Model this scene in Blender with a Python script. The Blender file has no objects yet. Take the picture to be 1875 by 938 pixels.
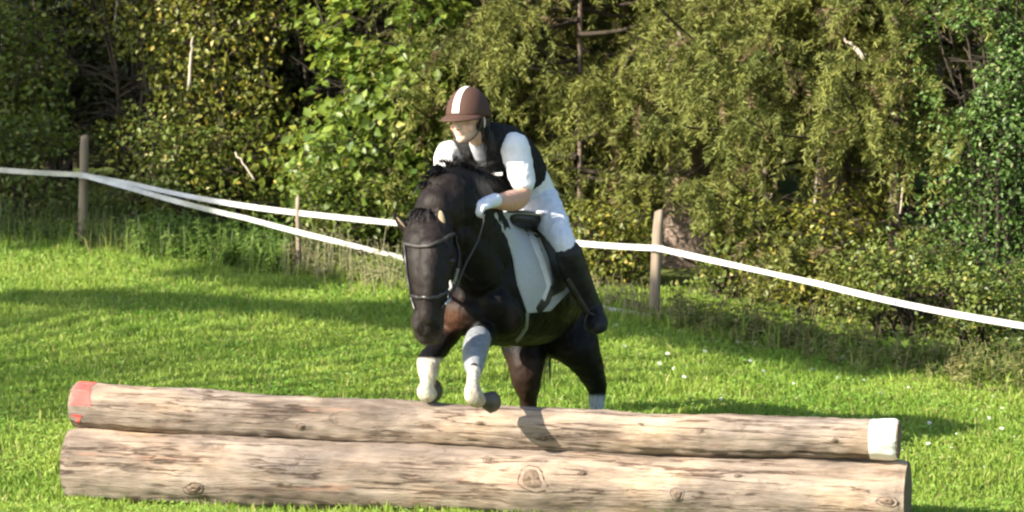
import bpy, math, random
import numpy as np
from mathutils import Vector, Matrix
from mathutils.bvhtree import BVHTree
rad = math.radians
scn = bpy.context.scene
C = scn.collection

# ------------------------------------------------------------------ camera
FPX = 6000.0; CAMZ = 1.8; PITCH = math.atan(259/FPX)
cam_d = bpy.data.cameras.new('camera'); cam = bpy.data.objects.new('camera', cam_d); C.objects.link(cam)
cam.location = (0, 0, CAMZ); cam.rotation_euler = (rad(90)-PITCH, 0, 0)
cam_d.sensor_width = 36; cam_d.lens = 36*FPX/1875
cam_d.clip_start = 0.1; cam_d.clip_end = 2000
cam_d.dof.use_dof = True; cam_d.dof.focus_distance = 15.1; cam_d.dof.aperture_fstop = 5.6
scn.camera = cam
scn.cycles.filter_width = 2.3
# ------------------------------------------------------------------ light
SUN_AZ = rad(-119)      # compass style: angle from +Y clockwise to where the sun stands (-X,-Y side)
SUN_EL = rad(30)
SD = Vector((math.sin(SUN_AZ)*math.cos(SUN_EL), math.cos(SUN_AZ)*math.cos(SUN_EL), math.sin(SUN_EL)))
w = bpy.data.worlds.new('World'); scn.world = w; w.use_nodes = True
nt = w.node_tree; nt.nodes.clear()
sky = nt.nodes.new('ShaderNodeTexSky'); sky.sky_type = 'NISHITA'; sky.sun_disc = False
sky.sun_elevation = SUN_EL; sky.sun_rotation = SUN_AZ
bg = nt.nodes.new('ShaderNodeBackground'); bg.inputs[1].default_value = 0.105
wo = nt.nodes.new('ShaderNodeOutputWorld')
nt.links.new(sky.outputs[0], bg.inputs[0]); nt.links.new(bg.outputs[0], wo.inputs[0])
sl = bpy.data.lights.new('sun', 'SUN'); sl.energy = 5.0; sl.angle = rad(0.55); sl.color = (1.0, 0.90, 0.74)
so = bpy.data.objects.new('sun', sl); C.objects.link(so)
so.rotation_euler = (-SD).to_track_quat('-Z', 'Y').to_euler(); so.location = SD*40
scn.view_settings.view_transform = 'Standard'; scn.view_settings.look = 'None'
scn.view_settings.exposure = 1.36; scn.view_settings.gamma = 1

# ------------------------------------------------------------------ helpers
def P(px, py, Y):
    """point of the place seen at photograph position px,py and standing Y metres away"""
    d = Vector((0, math.cos(PITCH), -math.sin(PITCH))) + Vector(((px-937.5)/FPX, 0, 0)) \
        + Vector((0, math.sin(PITCH), math.cos(PITCH)))*((469-py)/FPX)
    return Vector((0, 0, CAMZ)) + d*(Y/d.y)
def proj(p):
    v = p-Vector((0, 0, CAMZ))
    dz = v.y*math.cos(PITCH)-v.z*math.sin(PITCH); uy = v.y*math.sin(PITCH)+v.z*math.cos(PITCH)
    return 937.5+FPX*v.x/dz, 469-FPX*uy/dz
def gz(x, y):
    x = np.asarray(x, float); y = np.asarray(y, float)
    t = y-15.0
    z = 0.108*np.where(t > 8, t, np.log1p(np.exp(np.clip(t*2.2, -40, 40)))/2.2)
    far = np.clip(y-27, 0, None)
    z = z-0.04*far-0.02*np.clip(y-60, 0, None)*0
    z = np.minimum(z, 3.2)
    z = z+0.010*np.sin(x*1.7+y*.6)*np.sin(y*1.3-x*.4)
    near = np.clip((15.9-y)/.6, 0, 1)
    return z*(1-near*.75)-.05*np.clip((16.3-y)/.9, 0, 1)
def gzf(x, y): return float(gz(x, y))

def tag(o, label=None, cat=None, group=None, kind=None):
    if label: o['label'] = label
    if cat: o['category'] = cat
    if group: o['group'] = group
    if kind: o['kind'] = kind
    return o
def empty(name, loc, label=None, cat=None, group=None):
    o = bpy.data.objects.new(name, None); C.objects.link(o); o.location = loc; o.empty_display_size = .1
    return tag(o, label, cat, group)
def link(name, me, parent=None, mat=None, smooth=False):
    o = bpy.data.objects.new(name, me); C.objects.link(o)
    if mat is not None and len(me.materials) == 0: me.materials.append(mat)
    if smooth and len(me.polygons): me.polygons.foreach_set('use_smooth', [True]*len(me.polygons))
    if parent is not None:
        o.parent = parent
        o.matrix_parent_inverse = Matrix.Translation(-parent.location) if parent.type == 'EMPTY' else parent.matrix_parent_inverse.copy()
        if parent.type != 'EMPTY':
            o.matrix_parent_inverse = Matrix.Identity(4)
    return o
def np_mesh(name, V, F, nper, col=None):
    """V (n,3), F (m,nper) with numpy speed"""
    me = bpy.data.meshes.new(name)
    V = np.asarray(V, np.float32); F = np.asarray(F, np.int32)
    me.vertices.add(len(V)); me.vertices.foreach_set('co', V.ravel())
    me.loops.add(F.size); me.loops.foreach_set('vertex_index', F.ravel())
    me.polygons.add(len(F)); me.polygons.foreach_set('loop_start', np.arange(len(F), dtype=np.int32)*nper)
    me.polygons.foreach_set('loop_total', np.full(len(F), nper, np.int32))
    me.update(calc_edges=True)
    if col is not None:
        a = me.color_attributes.new('Col', 'FLOAT_COLOR', 'POINT')
        cc = np.ones((len(V), 4), np.float32); cc[:, :3] = col
        a.data.foreach_set('color', cc.ravel())
    return me
def pymesh(name, V, F):
    me = bpy.data.meshes.new(name); me.from_pydata([tuple(v) for v in V], [], F); me.update(); return me

# ------------------------------------------------------------------ materials
def mat(name):
    m = bpy.data.materials.new(name); m.use_nodes = True
    n = m.node_tree.nodes; n.clear()
    out = n.new('ShaderNodeOutputMaterial'); b = n.new('ShaderNodeBsdfPrincipled')
    m.node_tree.links.new(b.outputs[0], out.inputs[0])
    return m, n, m.node_tree.links, b, out
def noise(n, l, scale, detail=4, rough=.6, vec=None, mapscale=None, coord='Object'):
    t = n.new('ShaderNodeTexNoise'); t.inputs['Scale'].default_value = scale
    t.inputs['Detail'].default_value = detail; t.inputs['Roughness'].default_value = rough
    tc = n.new('ShaderNodeTexCoord'); mp = n.new('ShaderNodeMapping')
    l.new(tc.outputs[coord], mp.inputs[0])
    if mapscale: mp.inputs['Scale'].default_value = mapscale
    l.new(mp.outputs[0], t.inputs['Vector'])
    return t
def ramp(n, l, src, stops):
    r = n.new('ShaderNodeValToRGB'); l.new(src, r.inputs[0])
    e = r.color_ramp.elements
    while len(e) < len(stops): e.new(.5)
    for i, (p, c) in enumerate(stops):
        e[i].position = p; e[i].color = (*c, 1) if len(c) == 3 else c
    return r
def bump(n, l, b, src, strength=.3, dist=.01):
    bp = n.new('ShaderNodeBump'); bp.inputs['Strength'].default_value = strength; bp.inputs['Distance'].default_value = dist
    l.new(src, bp.inputs['Height']); l.new(bp.outputs[0], b.inputs['Normal']); return bp
def simple(name, c1, c2=None, rough=.6, scale=30, bs=.2, bd=.003, mapscale=None, metal=0, sheen=0, spec=.5):
    m, n, l, b, o = mat(name)
    t = noise(n, l, scale, 5, .6, mapscale=mapscale)
    r = ramp(n, l, t.outputs[0], [(.3, c1), (.7, c2 or tuple(x*1.25 for x in c1))])
    l.new(r.outputs[0], b.inputs['Base Color']); b.inputs['Roughness'].default_value = rough
    b.inputs['Metallic'].default_value = metal; b.inputs['Sheen Weight'].default_value = sheen
    b.inputs['Specular IOR Level'].default_value = spec
    bump(n, l, b, t.outputs[0], bs, bd)
    return m
def leafmat(name, trans=.35, rough=.5, spec=.4):
    m, n, l, b, out = mat(name)
    at = n.new('ShaderNodeAttribute'); at.attribute_name = 'Col'
    l.new(at.outputs['Color'], b.inputs['Base Color']); b.inputs['Roughness'].default_value = rough
    b.inputs['Specular IOR Level'].default_value = spec
    tr = n.new('ShaderNodeBsdfTranslucent'); mx = n.new('ShaderNodeMixShader'); mx.inputs[0].default_value = trans
    hs = n.new('ShaderNodeHueSaturation'); hs.inputs['Hue'].default_value = .485; hs.inputs['Value'].default_value = 1.3
    l.new(at.outputs['Color'], hs.inputs['Color']); l.new(hs.outputs[0], tr.inputs[0])
    l.new(b.outputs[0], mx.inputs[1]); l.new(tr.outputs[0], mx.inputs[2]); l.new(mx.outputs[0], out.inputs[0])
    return m
def colmat(name, rough=.6, scale=60, amt=.25, bs=.3, bd=.003, sheen=0, mapscale=None, sss=0, spec=.4):
    """colour from the Col attribute broken up by noise"""
    m, n, l, b, out = mat(name)
    at = n.new('ShaderNodeAttribute'); at.attribute_name = 'Col'
    t = noise(n, l, scale, 5, .65, mapscale=mapscale)
    mr = n.new('ShaderNodeMapRange'); mr.inputs[1].default_value = .3; mr.inputs[2].default_value = .7
    mr.inputs[3].default_value = 1-amt; mr.inputs[4].default_value = 1+amt
    l.new(t.outputs[0], mr.inputs[0])
    vm = n.new('ShaderNodeVectorMath'); vm.operation = 'SCALE'
    l.new(at.outputs['Color'], vm.inputs[0]); l.new(mr.outputs[0], vm.inputs['Scale'])
    l.new(vm.outputs[0], b.inputs['Base Color']); b.inputs['Roughness'].default_value = rough
    b.inputs['Sheen Weight'].default_value = sheen; b.inputs['Specular IOR Level'].default_value = spec
    if sss: b.inputs['Subsurface Weight'].default_value = sss; b.inputs['Subsurface Scale'].default_value = .01
    bump(n, l, b, t.outputs[0], bs, bd)
    return m

LEAF = leafmat('leaf_green', .35, .45, .5)
NEEDLE = leafmat('spruce_needle', .22, .6, .25)
GRASS = leafmat('grass_blade', .40, .5, .3)
BARK = simple('bark', (.07, .05, .035), (.20, .155, .12), .9, 18, .8, .02, (1, 1, .25))
TWIG = simple('twig', (.025, .019, .013), (.06, .045, .03), .9, 40)
DEAD = simple('dead_wood', (.32, .27, .21), (.50, .44, .36), .8, 30, .5, .004, (1, 1, .3))

# ------------------------------------------------------------------ ground
def axis(a, b, c, d, fine, coarse):
    return np.unique(np.round(np.concatenate([np.geomspace(1, abs(a-b)+1, coarse)*-1+1+b, np.arange(b, c, fine), np.geomspace(1, d-c+1, coarse)-1+c]), 4))
gx = axis(-320, -7, 7, 320, .1, 24); gy = axis(-320, 11, 27, 420, .1, 24)
XX, YY = np.meshgrid(gx, gy); ZZ = gz(XX, YY)
V = np.stack([XX.ravel(), YY.ravel(), ZZ.ravel()], 1)
nx, ny = len(gx), len(gy)
i, j = np.meshgrid(np.arange(nx-1), np.arange(ny-1)); q = (j*nx+i).ravel()
me = np_mesh('ground', V, np.stack([q, q+1, q+nx+1, q+nx], 1), 4)
m, n, l, b, o = mat('meadow_soil')
t1 = noise(n, l, 1.1, 4); t2 = noise(n, l, 26, 6, .7)
r1 = ramp(n, l, t1.outputs[0], [(.35, (.08, .135, .022)), (.65, (.16, .21, .04))])
r2 = ramp(n, l, t2.outputs[0], [(.3, (.45, .42, .32)), (.7, (1.2, 1.15, 1.0))])
mx = n.new('ShaderNodeMix'); mx.data_type = 'RGBA'; mx.blend_type = 'MULTIPLY'; mx.inputs[0].default_value = 1
l.new(r1.outputs[0], mx.inputs[6]); l.new(r2.outputs[0], mx.inputs[7]); l.new(mx.outputs[2], b.inputs['Base Color'])
b.inputs['Roughness'].default_value = .95; bump(n, l, b, t2.outputs[0], .8, .03)
tag(link('ground', me, None, m, True), kind='structure')

def fence_y(x):
    return np.interp(x, [-9, -3.67, .875, 2.73, 6], [26.0, 23.5, 20.0, 17.9, 14.6])
rng = np.random.default_rng(7)
def vnoise(x, y, s, seed=0):
    """cheap smooth value noise 0..1"""
    r = np.random.default_rng(seed); G = r.random((128, 128))
    u = x/s+37.2; v = y/s+11.7
    iu = np.floor(u).astype(int); iv = np.floor(v).astype(int); fu = u-iu; fv = v-iv
    fu = fu*fu*(3-2*fu); fv = fv*fv*(3-2*fv)
    g = lambda a, b_: G[a % 128, b_ % 128]
    return (g(iu, iv)*(1-fu)+g(iu+1, iv)*fu)*(1-fv)+(g(iu, iv+1)*(1-fu)+g(iu+1, iv+1)*fu)*fv
def blades(N, xs, ys, hgt, width, lean, colfn, clip=None):
    x, y = xs, ys; N = len(x); z = gz(x, y)-.004
    a = rng.random(N)*2*np.pi; la = rng.random(N)*2*np.pi; ln = lean*rng.random(N)*hgt
    wx = np.cos(a)*width; wy = np.sin(a)*width*.6
    lx = np.cos(la)*ln; ly = np.sin(la)*ln
    p0 = np.stack([x-wx, y-wy, z], 1); p1 = np.stack([x+wx, y+wy, z], 1)
    m0 = np.stack([x-wx*.8+lx*.35, y-wy*.8+ly*.35, z+hgt*.6], 1); m1 = np.stack([x+wx*.8+lx*.35, y+wy*.8+ly*.35, z+hgt*.6], 1)
    tp = np.stack([x+lx, y+ly, z+hgt*(1-.25*ln/hgt)], 1)
    V = np.stack([p0, p1, m1, m0, tp], 1).reshape(-1, 3)
    k = np.arange(N)*5
    F = np.concatenate([np.stack([k, k+1, k+2], 1), np.stack([k, k+2, k+3], 1), np.stack([k+3, k+2, k+4], 1)])
    c = colfn(x, y, N); c5 = np.repeat(c[:, None, :], 5, 1)
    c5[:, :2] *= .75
    return V, F, c5.reshape(-1, 3)
def gcol(x, y, N):
    nn = vnoise(x, y, .55, 1); n2 = vnoise(x, y, .16, 2); r = rng.random(N)
    A = np.array([.175, .305, .04]); B = np.array([.35, .455, .085]); D = np.array([.42, .38, .15])
    t = np.clip(.15+.6*nn+.5*(r-.5)+.3*(n2-.5), 0, 1)[:, None]
    c = A*(1-t)+B*t
    dry = (rng.random(N) < .05)[:, None]
    c = np.where(dry, D, c)
    return c*(0.8+.4*rng.random(N))[:, None]
N = 600000
y = 13.6+10.6*rng.random(N)**1.15; x = (rng.random(N)*2-1)*(y*.168+1.6)
ok = (y < fence_y(x)+1.2); x = x[ok]; y = y[ok]
cl = vnoise(x, y, .22, 3)
h = (.018+.040*cl**2+.024*rng.random(len(x))**2)*(1+.9*np.clip(1-np.abs(y-fence_y(x))/.5, 0, 1))
Vg, Fg, Cg = blades(0, x, y, h, .0042+.0025*rng.random(len(x)), .9, gcol)
tag(link('meadow_grass', np_mesh('meadow_grass', Vg, Fg, 3, Cg), None, GRASS), 'short sunlit green meadow grass round the log jump', 'grass', kind='stuff')
# taller seed stalks and coarse tufts
tc = rng.random((1100, 2)); ty = 14.2+8.6*tc[:, 0]; tx = (tc[:, 1]*2-1)*(ty*.165+.3)
ok = ty < fence_y(tx)+.2; tx = tx[ok]; ty = ty[ok]
kx = np.repeat(tx, 16)+rng.normal(0, .028, len(tx)*16); ky = np.repeat(ty, 16)+rng.normal(0, .028, len(ty)*16)
ex, ey = [], []
for e in range(1500):   # along logs and fence foot
    if e < 700:
        t = rng.random(); ex.append(-2.15+3.95*t+rng.normal(0, .01)); ey.append(15.47-1.0*t-.15-abs(rng.normal(0, .05)))
    else:
        t = -4.3+7.8*rng.random(); ex.append(t); ey.append(float(fence_y(t))-.1+rng.normal(0, .22))
kx = np.concatenate([kx, ex]); ky = np.concatenate([ky, ey])
hh = .035+.065*rng.random(len(kx)); hh[-1500:-800] = .03+.05*rng.random(700); hh[-800:] = .08+.16*rng.random(800)
Vg, Fg, Cg = blades(0, kx, ky, hh, .0045, .7, gcol)
tag(link('grass_tufts', np_mesh('grass_tufts', Vg, Fg, 3, Cg), None, GRASS), 'taller grass tufts scattered over the meadow and at the log and fence foot', 'grass', kind='stuff')

# clover and plantain leaves among the blades
N = 60000
y = 13.6+10.2*rng.random(N)**1.1; x = (rng.random(N)*2-1)*(y*.165+.4); ok = (y < fence_y(x)+.6) & (vnoise(x, y, .35, 41) > .42); x = x[ok]; y = y[ok]; N = len(x)
c0 = np.stack([x, y, gz(x, y)+.018+.028*rng.random(N)], 1)
a = rng.random(N)*6.283; dvv = np.stack([np.cos(a), np.sin(a), rng.uniform(-.3, .5, N)], 1); dvv /= np.linalg.norm(dvv, axis=1)[:, None]
nn_ = np.stack([rng.normal(0, .35, N), rng.normal(0, .35, N)-.25, np.ones(N)], 1); nn_ /= np.linalg.norm(nn_, axis=1)[:, None]
sz = (.014+.016*rng.random(N))[:, None]; sv = np.cross(nn_, dvv)*sz*.36
Vc = np.stack([c0, c0+dvv*sz*.5+sv, c0+dvv*sz, c0+dvv*sz*.5-sv], 1).reshape(-1, 3); k = np.arange(N)*4
cc_ = gcol(x, y, N)*np.array([.85, 1.02, 1.1])
tag(link('clover_leaves', np_mesh('clover_leaves', Vc, np.stack([k, k+1, k+2, k+3], 1), 4, np.repeat(cc_[:, None, :], 4, 1).reshape(-1, 3)), None, GRASS), 'small broad clover leaves among the meadow grass', 'clover', kind='stuff')

# daisies
def daisy_mesh(i):
    r = random.Random(i); V = []; F = []
    h = .035+.02*r.random(); R = .012+.006*r.random()
    for s in range(3):
        a = s*2.1; V.append((math.cos(a)*.0012, math.sin(a)*.0012, 0))
    V.append((0, 0, h)); F += [(0, 1, 3), (1, 2, 3), (2, 0, 3)]
    tilt = .5+.6*r.random()
    for s in range(9):
        a = s*math.tau/9; b_ = a+.27; c_ = a-.27; k = len(V)
        for ang, rr in ((a, .002), (b_, R*.8), (a, R), (c_, R*.8)):
            xx, yy = math.cos(ang)*rr, math.sin(ang)*rr; V.append((xx, yy*math.cos(tilt), h+.002+yy*math.sin(tilt)))
        F.append((k, k+1, k+2, k+3))
    me = pymesh('daisy', V, F); nf = len(F)
    me.materials.append(STEM); me.materials.append(PETAL)
    for p in me.polygons: p.material_index = 0 if p.index < 3 else 1
    return me
STEM = simple('daisy_stem', (.09, .15, .03), rough=.7)
PETAL = simple('daisy_petal', (.75, .75, .68), rough=.6)
dm = [daisy_mesh(i) for i in range(4)]
drng = random.Random(5)
def ground_px(px, py):
    lo, hi = 13., 30.
    for _ in range(40):
        mid = (lo+hi)/2; p = P(px, py, mid)
        if p.z > gzf(p.x, mid): lo = mid
        else: hi = mid
    p = P(px, py, lo); return Vector((p.x, lo, gzf(p.x, lo)))
dpx = [(1290, 642), (1205, 662), (1225, 648), (1285, 655), (1320, 728), (1395, 645), (1375, 660), (1210, 640), (1610, 660), (1590, 665), (1637, 668), (1485, 672), (1400, 678),
       (1735, 652), (1660, 655), (1665, 705), (1820, 722), (1812, 760), (1835, 785), (1860, 792), (1785, 745), (1700, 770), (1755, 790), (1770, 690), (1580, 692), (1535, 688),
       (1255, 690), (1232, 672), (1130, 592), (1140, 630), (1025, 728), (553, 460), (283, 462), (1840, 668), (1700, 812), (1740, 815), (1805, 850), (1270, 738), (1350, 625), (1240, 600), (1480, 640), (1545, 650), (1450, 700), (1495, 742), (1835, 745), (1610, 715)]
for k, (a, b_) in enumerate(dpx):
    g = ground_px(a+drng.uniform(-3, 3), b_+14)
    o = bpy.data.objects.new('daisy', dm[k % 4]); C.objects.link(o); o.location = g; o.rotation_euler = (0, 0, drng.uniform(-.5, .5))
    o.scale = [drng.uniform(.42, .85)]*3
    tag(o, 'small white daisy in the short green grass', 'flower', 'daisies scattered in the meadow')

# ------------------------------------------------------------------ log jump
def woodmat():
    m, n, l, b, out = mat('weathered_log')
    g = noise(n, l, 6, 9, .74, mapscale=(.30, 1.7, 1.7)); g.inputs['Distortion'].default_value = .6
    pn = noise(n, l, 2.3, 5, .6, mapscale=(.7, 1.6, 1.6))
    fi = noise(n, l, 30, 7, .75, mapscale=(.16, 2.2, 2.2)); fi.inputs['Distortion'].default_value = .4
    st = noise(n, l, 11, 4, .6, mapscale=(.18, 1.8, 1.8))
    r1 = ramp(n, l, g.outputs[0], [(.30, (.13, .085, .06)), (.40, (.28, .215, .165)), (.52, (.41, .33, .265)), (.62, (.50, .415, .34)), (.74, (.64, .56, .47))])
    r2 = ramp(n, l, pn.outputs[0], [(.34, (.46, .46, .49)), (.52, (.92, .92, .93)), (.60, (1.08, 1.03, .98)), (.70, (1.32, 1.24, 1.10))])
    mx = n.new('ShaderNodeMix'); mx.data_type = 'RGBA'; mx.blend_type = 'MULTIPLY'; mx.inputs[0].default_value = 1
    l.new(r1.outputs[0], mx.inputs[6]); l.new(r2.outputs[0], mx.inputs[7])
    r3 = ramp(n, l, fi.outputs[0], [(.3, (.30, .26, .24)), (.42, (.85, .84, .83)), (.7, (1.12, 1.12, 1.12))])
    mx2 = n.new('ShaderNodeMix'); mx2.data_type = 'RGBA'; mx2.blend_type = 'MULTIPLY'; mx2.inputs[0].default_value = .8
    l.new(mx.outputs[2], mx2.inputs[6]); l.new(r3.outputs[0], mx2.inputs[7])
    r4 = ramp(n, l, st.outputs[0], [(.62, (0, 0, 0)), (.70, (.6, .6, .6))])
    mx3 = n.new('ShaderNodeMix'); mx3.data_type = 'RGBA'; l.new(r4.outputs[0], mx3.inputs[0])
    l.new(mx2.outputs[2], mx3.inputs[6]); mx3.inputs[7].default_value = (.36, .20, .14, 1)
    l.new(mx3.outputs[2], b.inputs['Base Color']); b.inputs['Roughness'].default_value = .8
    ck = noise(n, l, 7, 6, .6, mapscale=(.10, 2.4, 2.4)); ck.inputs['Distortion'].default_value = .35
    r5 = ramp(n, l, ck.outputs[0], [(.462, (1, 1, 1)), (.484, (.30, .25, .22)), (.502, (.30, .25, .22)), (.524, (1, 1, 1))])
    mk_ = noise(n, l, 3.1, 3, .5, mapscale=(.8, 1.5, 1.5)); r6 = ramp(n, l, mk_.outputs[0], [(.42, (0, 0, 0)), (.50, (1, 1, 1))])
    mx5 = n.new('ShaderNodeMix'); mx5.data_type = 'RGBA'; mx5.blend_type = 'MULTIPLY'; l.new(r6.outputs[0], mx5.inputs[0])
    l.new(mx3.outputs[2], mx5.inputs[6]); l.new(r5.outputs[0], mx5.inputs[7]); l.new(mx5.outputs[2], b.inputs['Base Color'])
    fl = noise(n, l, 5.5, 7, .7, mapscale=(.55, 1.5, 1.5)); fl.inputs['Distortion'].default_value = 1.2
    r7 = ramp(n, l, fl.outputs[0], [(.34, (.55, .50, .47)), (.42, (1, 1, 1)), (.60, (1, 1, 1)), (.66, (1.28, 1.22, 1.12))])
    mx7 = n.new('ShaderNodeMix'); mx7.data_type = 'RGBA'; mx7.blend_type = 'MULTIPLY'; mx7.inputs[0].default_value = .85
    l.new(mx5.outputs[2], mx7.inputs[6]); l.new(r7.outputs[0], mx7.inputs[7]); l.new(mx7.outputs[2], b.inputs['Base Color'])
    ad = n.new('ShaderNodeMath'); ad.operation = 'ADD'; l.new(g.outputs[0], ad.inputs[0]); l.new(fi.outputs[0], ad.inputs[1])
    bump(n, l, b, ad.outputs[0], .9, .018)
    return m
WOOD = woodmat()
KNOT = simple('knot_wood', (.035, .022, .015), (.16, .11, .08), .9, 40, .8, .004)
KCORE = simple('knot_core', (.08, .055, .04), (.25, .18, .13), .85, 45, .9, .004)
ENDW = simple('log_end_grain', (.10, .075, .05), (.22, .16, .11), .9, 25, .6, .004)
PWHITE = simple('white_paint', (.74, .73, .70), (.82, .82, .80), .6, 30, .3, .002)
PRED = simple('faded_red_paint', (.60, .07, .06), (.66, .12, .10), .7, 25, .3, .002)
def make_log(L, r0, r1, knots, seed):
    """local X along the log, centre at mid length"""
    nl, na = 260, 56
    V = []
    rr = np.random.default_rng(seed)
    ph = rr.random(8)*6.28
    def R(u, a):
        r = r0+(r1-r0)*u
        xx = u*L
        r += .0035*math.sin(xx*3.1+ph[0]+math.sin(a)*1.2)+.004*math.sin(xx*7.3+ph[1]+2*math.cos(a))+.003*math.sin(3*a+ph[2]+xx*.7)+.0015*math.sin(9*a+ph[3]+xx*2.1)+.0018*math.sin(17*a+ph[5]+math.sin(xx*2.3)*2)+.0034*math.sin(xx*19+3*a+ph[4])*math.sin(5*a+xx*6)+.0024*math.sin(xx*41+7*a)*math.sin(11*a-xx*13)
        for (ku, ka, kr, kh) in knots:
            d2 = ((xx-ku*L)/(kr*2.1))**2+(((a-ka+math.pi) % math.tau-math.pi)*r/(kr*1.6))**2
            if d2 < 9: r += kh*math.exp(-d2)
        if u < .004 or u > .996: r -= .006
        return r
    us = [0]+[ .0035+ .993*i/(nl-3) for i in range(nl-2)]+[1]
    cy = lambda u: .010*math.sin(u*5+ph[6]); cz = lambda u: .003*math.sin(u*7+ph[7])-(.014*math.sin(math.pi*u) if r0 < .13 else -.004*math.sin(math.pi*u))
    for u in us:
        for k in range(na):
            a = k*math.tau/na; r = R(u, a)
            V.append((u*L-L/2, -math.cos(a)*r+cy(u), math.sin(a)*r+cz(u)))
    F = []
    for i in range(len(us)-1):
        for k in range(na):
            F.append((i*na+k, i*na+(k+1) % na, (i+1)*na+(k+1) % na, (i+1)*na+k))
    return V, F, na, len(us), R, cy, cz
def place_log(A, B, r0, r1, knots_px, seed, name, label, cat='log'):
    ax = (B-A); L = ax.length; X = ax.normalized(); Yv = Vector((0, 0, 1)).cross(X).normalized(); Z = X.cross(Yv)
    M = Matrix((X, Yv, Z)).transposed().to_4x4(); M.translation = (A+B)/2
    Mi = M.inverted(); knots = []
    for (kx, ky, kr, kh) in knots_px:
        # where the sight line meets the log's surface
        best = None
        for u in np.linspace(0, 1, 400):
            c = A+ax*u; qx, qy = proj(c)
            if best is None or abs(qx-kx) < best[0]: best = (abs(qx-kx), u, qy, c)
        u = best[1]; r = r0+(r1-r0)*u; s = (best[2]-ky)/(FPX/best[3].y)/r
        a = math.asin(max(-.97, min(.97, s)))
        a += .0
        knots.append((u, a % math.tau, kr, kh))
    V, F, na, nu, R, cy, cz = make_log(L, r0, r1, knots, seed)
    root = empty(name, M.translation, label, cat); root.rotation_euler = M.to_euler()
    me = pymesh('log_body', V, F); me.materials.append(WOOD)
    o = link('log_body', me, None, None, True); o.parent = root
    for e, i0 in (('cut_end', 0), ('cut_end', nu-1)):
        ring = [Vector(V[i0*na+k]) for k in range(na)]; c = sum(ring, Vector())/na; sg = -1 if i0 == 0 else 1
        VV = [c+Vector((sg*.001, 0, 0))]; FF = []
        for f, dx in ((.3, .0015), (.65, -.001), (.9, .001), (1.0, 0)):
            for p in ring: VV.append(c+(p-c)*f+Vector((sg*dx, 0, 0)))
        for k in range(na):
            FF.append((0, 1+k, 1+(k+1) % na))
            for q in range(3): FF.append((1+q*na+k, 1+(q+1)*na+k, 1+(q+1)*na+(k+1) % na, 1+q*na+(k+1) % na))
        oo = link(e, pymesh(e, VV, FF), None, ENDW, True); oo.parent = root
    for (u, a, kr, kh) in knots:
        r = R(u, a); VV = []; FF = []; n_ = 14; rr = random.Random(int(u*1000))
        kr = kr*.9; rings = [(1.12, -.004), (1.0, .002), (.80, -.005), (.66, .001), (.4, .004), (0.02, .002)]
        for (f, dh) in rings:
            for k in range(n_):
                t = k*math.tau/n_; wob = 1+.24*math.sin(2*t+u*40)+.12*math.sin(3*t+u*17)+.14*rr.random()
                du = math.cos(t)*kr*f*wob*1.15; da = math.sin(t)*kr*f*wob*.78/r
                rad_ = R(max(.005, min(.995, u+du/L)), a+da)+dh
                uu = u+du/L
                VV.append((uu*L-L/2, -math.cos(a+da)*rad_+cy(uu), math.sin(a+da)*rad_+cz(uu)))
        for q in range(len(rings)-1):
            for k in range(n_): FF.append((q*n_+k, (q+1)*n_+k, (q+1)*n_+(k+1) % n_, q*n_+(k+1) % n_))
        FF.append(tuple(range((len(rings)-1)*n_, len(rings)*n_)))
        mk = pymesh('knot', VV, FF); mk.materials.append(KNOT); mk.materials.append(KCORE)
        for p_ in mk.polygons: p_.material_index = 0 if p_.index < 3*n_ or p_.index % 7 == 0 else 1
        oo = link('knot', mk, None, None, True); oo.parent = root
    def band(nm, mt, u0, u1, a0, a1, dh, wob=0):
        VV = []; FF = []; n1, n2 = 10, 40
        for i in range(n1):
            for k in range(n2):
                a = a0+(a1-a0)*k/(n2-1); u = u0+(u1-u0)*i/(n1-1)
                u += wob*math.sin(a*3.1+1)*(1 if i > n1/2 else 0)*(.5+.5*math.sin(a*7.3))
                r = R(max(.0036, min(.9964, u)), a)+dh
                VV.append((u*L-L/2, -math.cos(a)*r+cy(u), math.sin(a)*r+cz(u)))
        for i in range(n1-1):
            for k in range(n2-1): FF.append((i*n2+k, i*n2+k+1, (i+1)*n2+k+1, (i+1)*n2+k))
        oo = link(nm, pymesh(nm, VV, FF), None, mt, True); oo.parent = root
        return oo
    return root, band
rootL, _ = place_log(P(133, 852, 15.44), P(1662, 912, 14.52), .173, .164,
    [(377, 887, .042, .012), (990, 872, .07, .02), (1253, 898, .034, .014), (1633, 912, .036, .010), (440, 912, .018, .006), (905, 838, .02, .004), (1080, 862, .016, .003), (700, 915, .02, .005), (1360, 868, .014, .003)],
    3, 'lower_log', 'thick weathered lower log of the jump lying on the grass with large knots', 'log')
rootU, band = place_log(P(138, 744, 15.45), P(1647, 806, 14.50), .107, .089,
    [(487, 799, .020, .006), (718, 806, .024, .006), (1005, 790, .020, .006), (1288, 782, .014, .004), (1535, 803, .014, .004), (560, 775, .022, .004), (890, 765, .016, .003), (1180, 768, .012, .003)],
    11, 'upper_log', 'thinner upper log of the jump with red painted left end and white painted right end', 'log')
band('white_paint_band', PWHITE, .968, .9985, 0, math.tau, .0022)
band('red_paint_patch', PRED, .0025, .027, .12, 1.9, .0022, .003)
band('red_paint_patch', PRED, .004, .018, -.42, -.30, .0022, .004)
band('red_paint_patch', PRED, .010, .016, -.72, -.45, .0022, .002)
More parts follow.
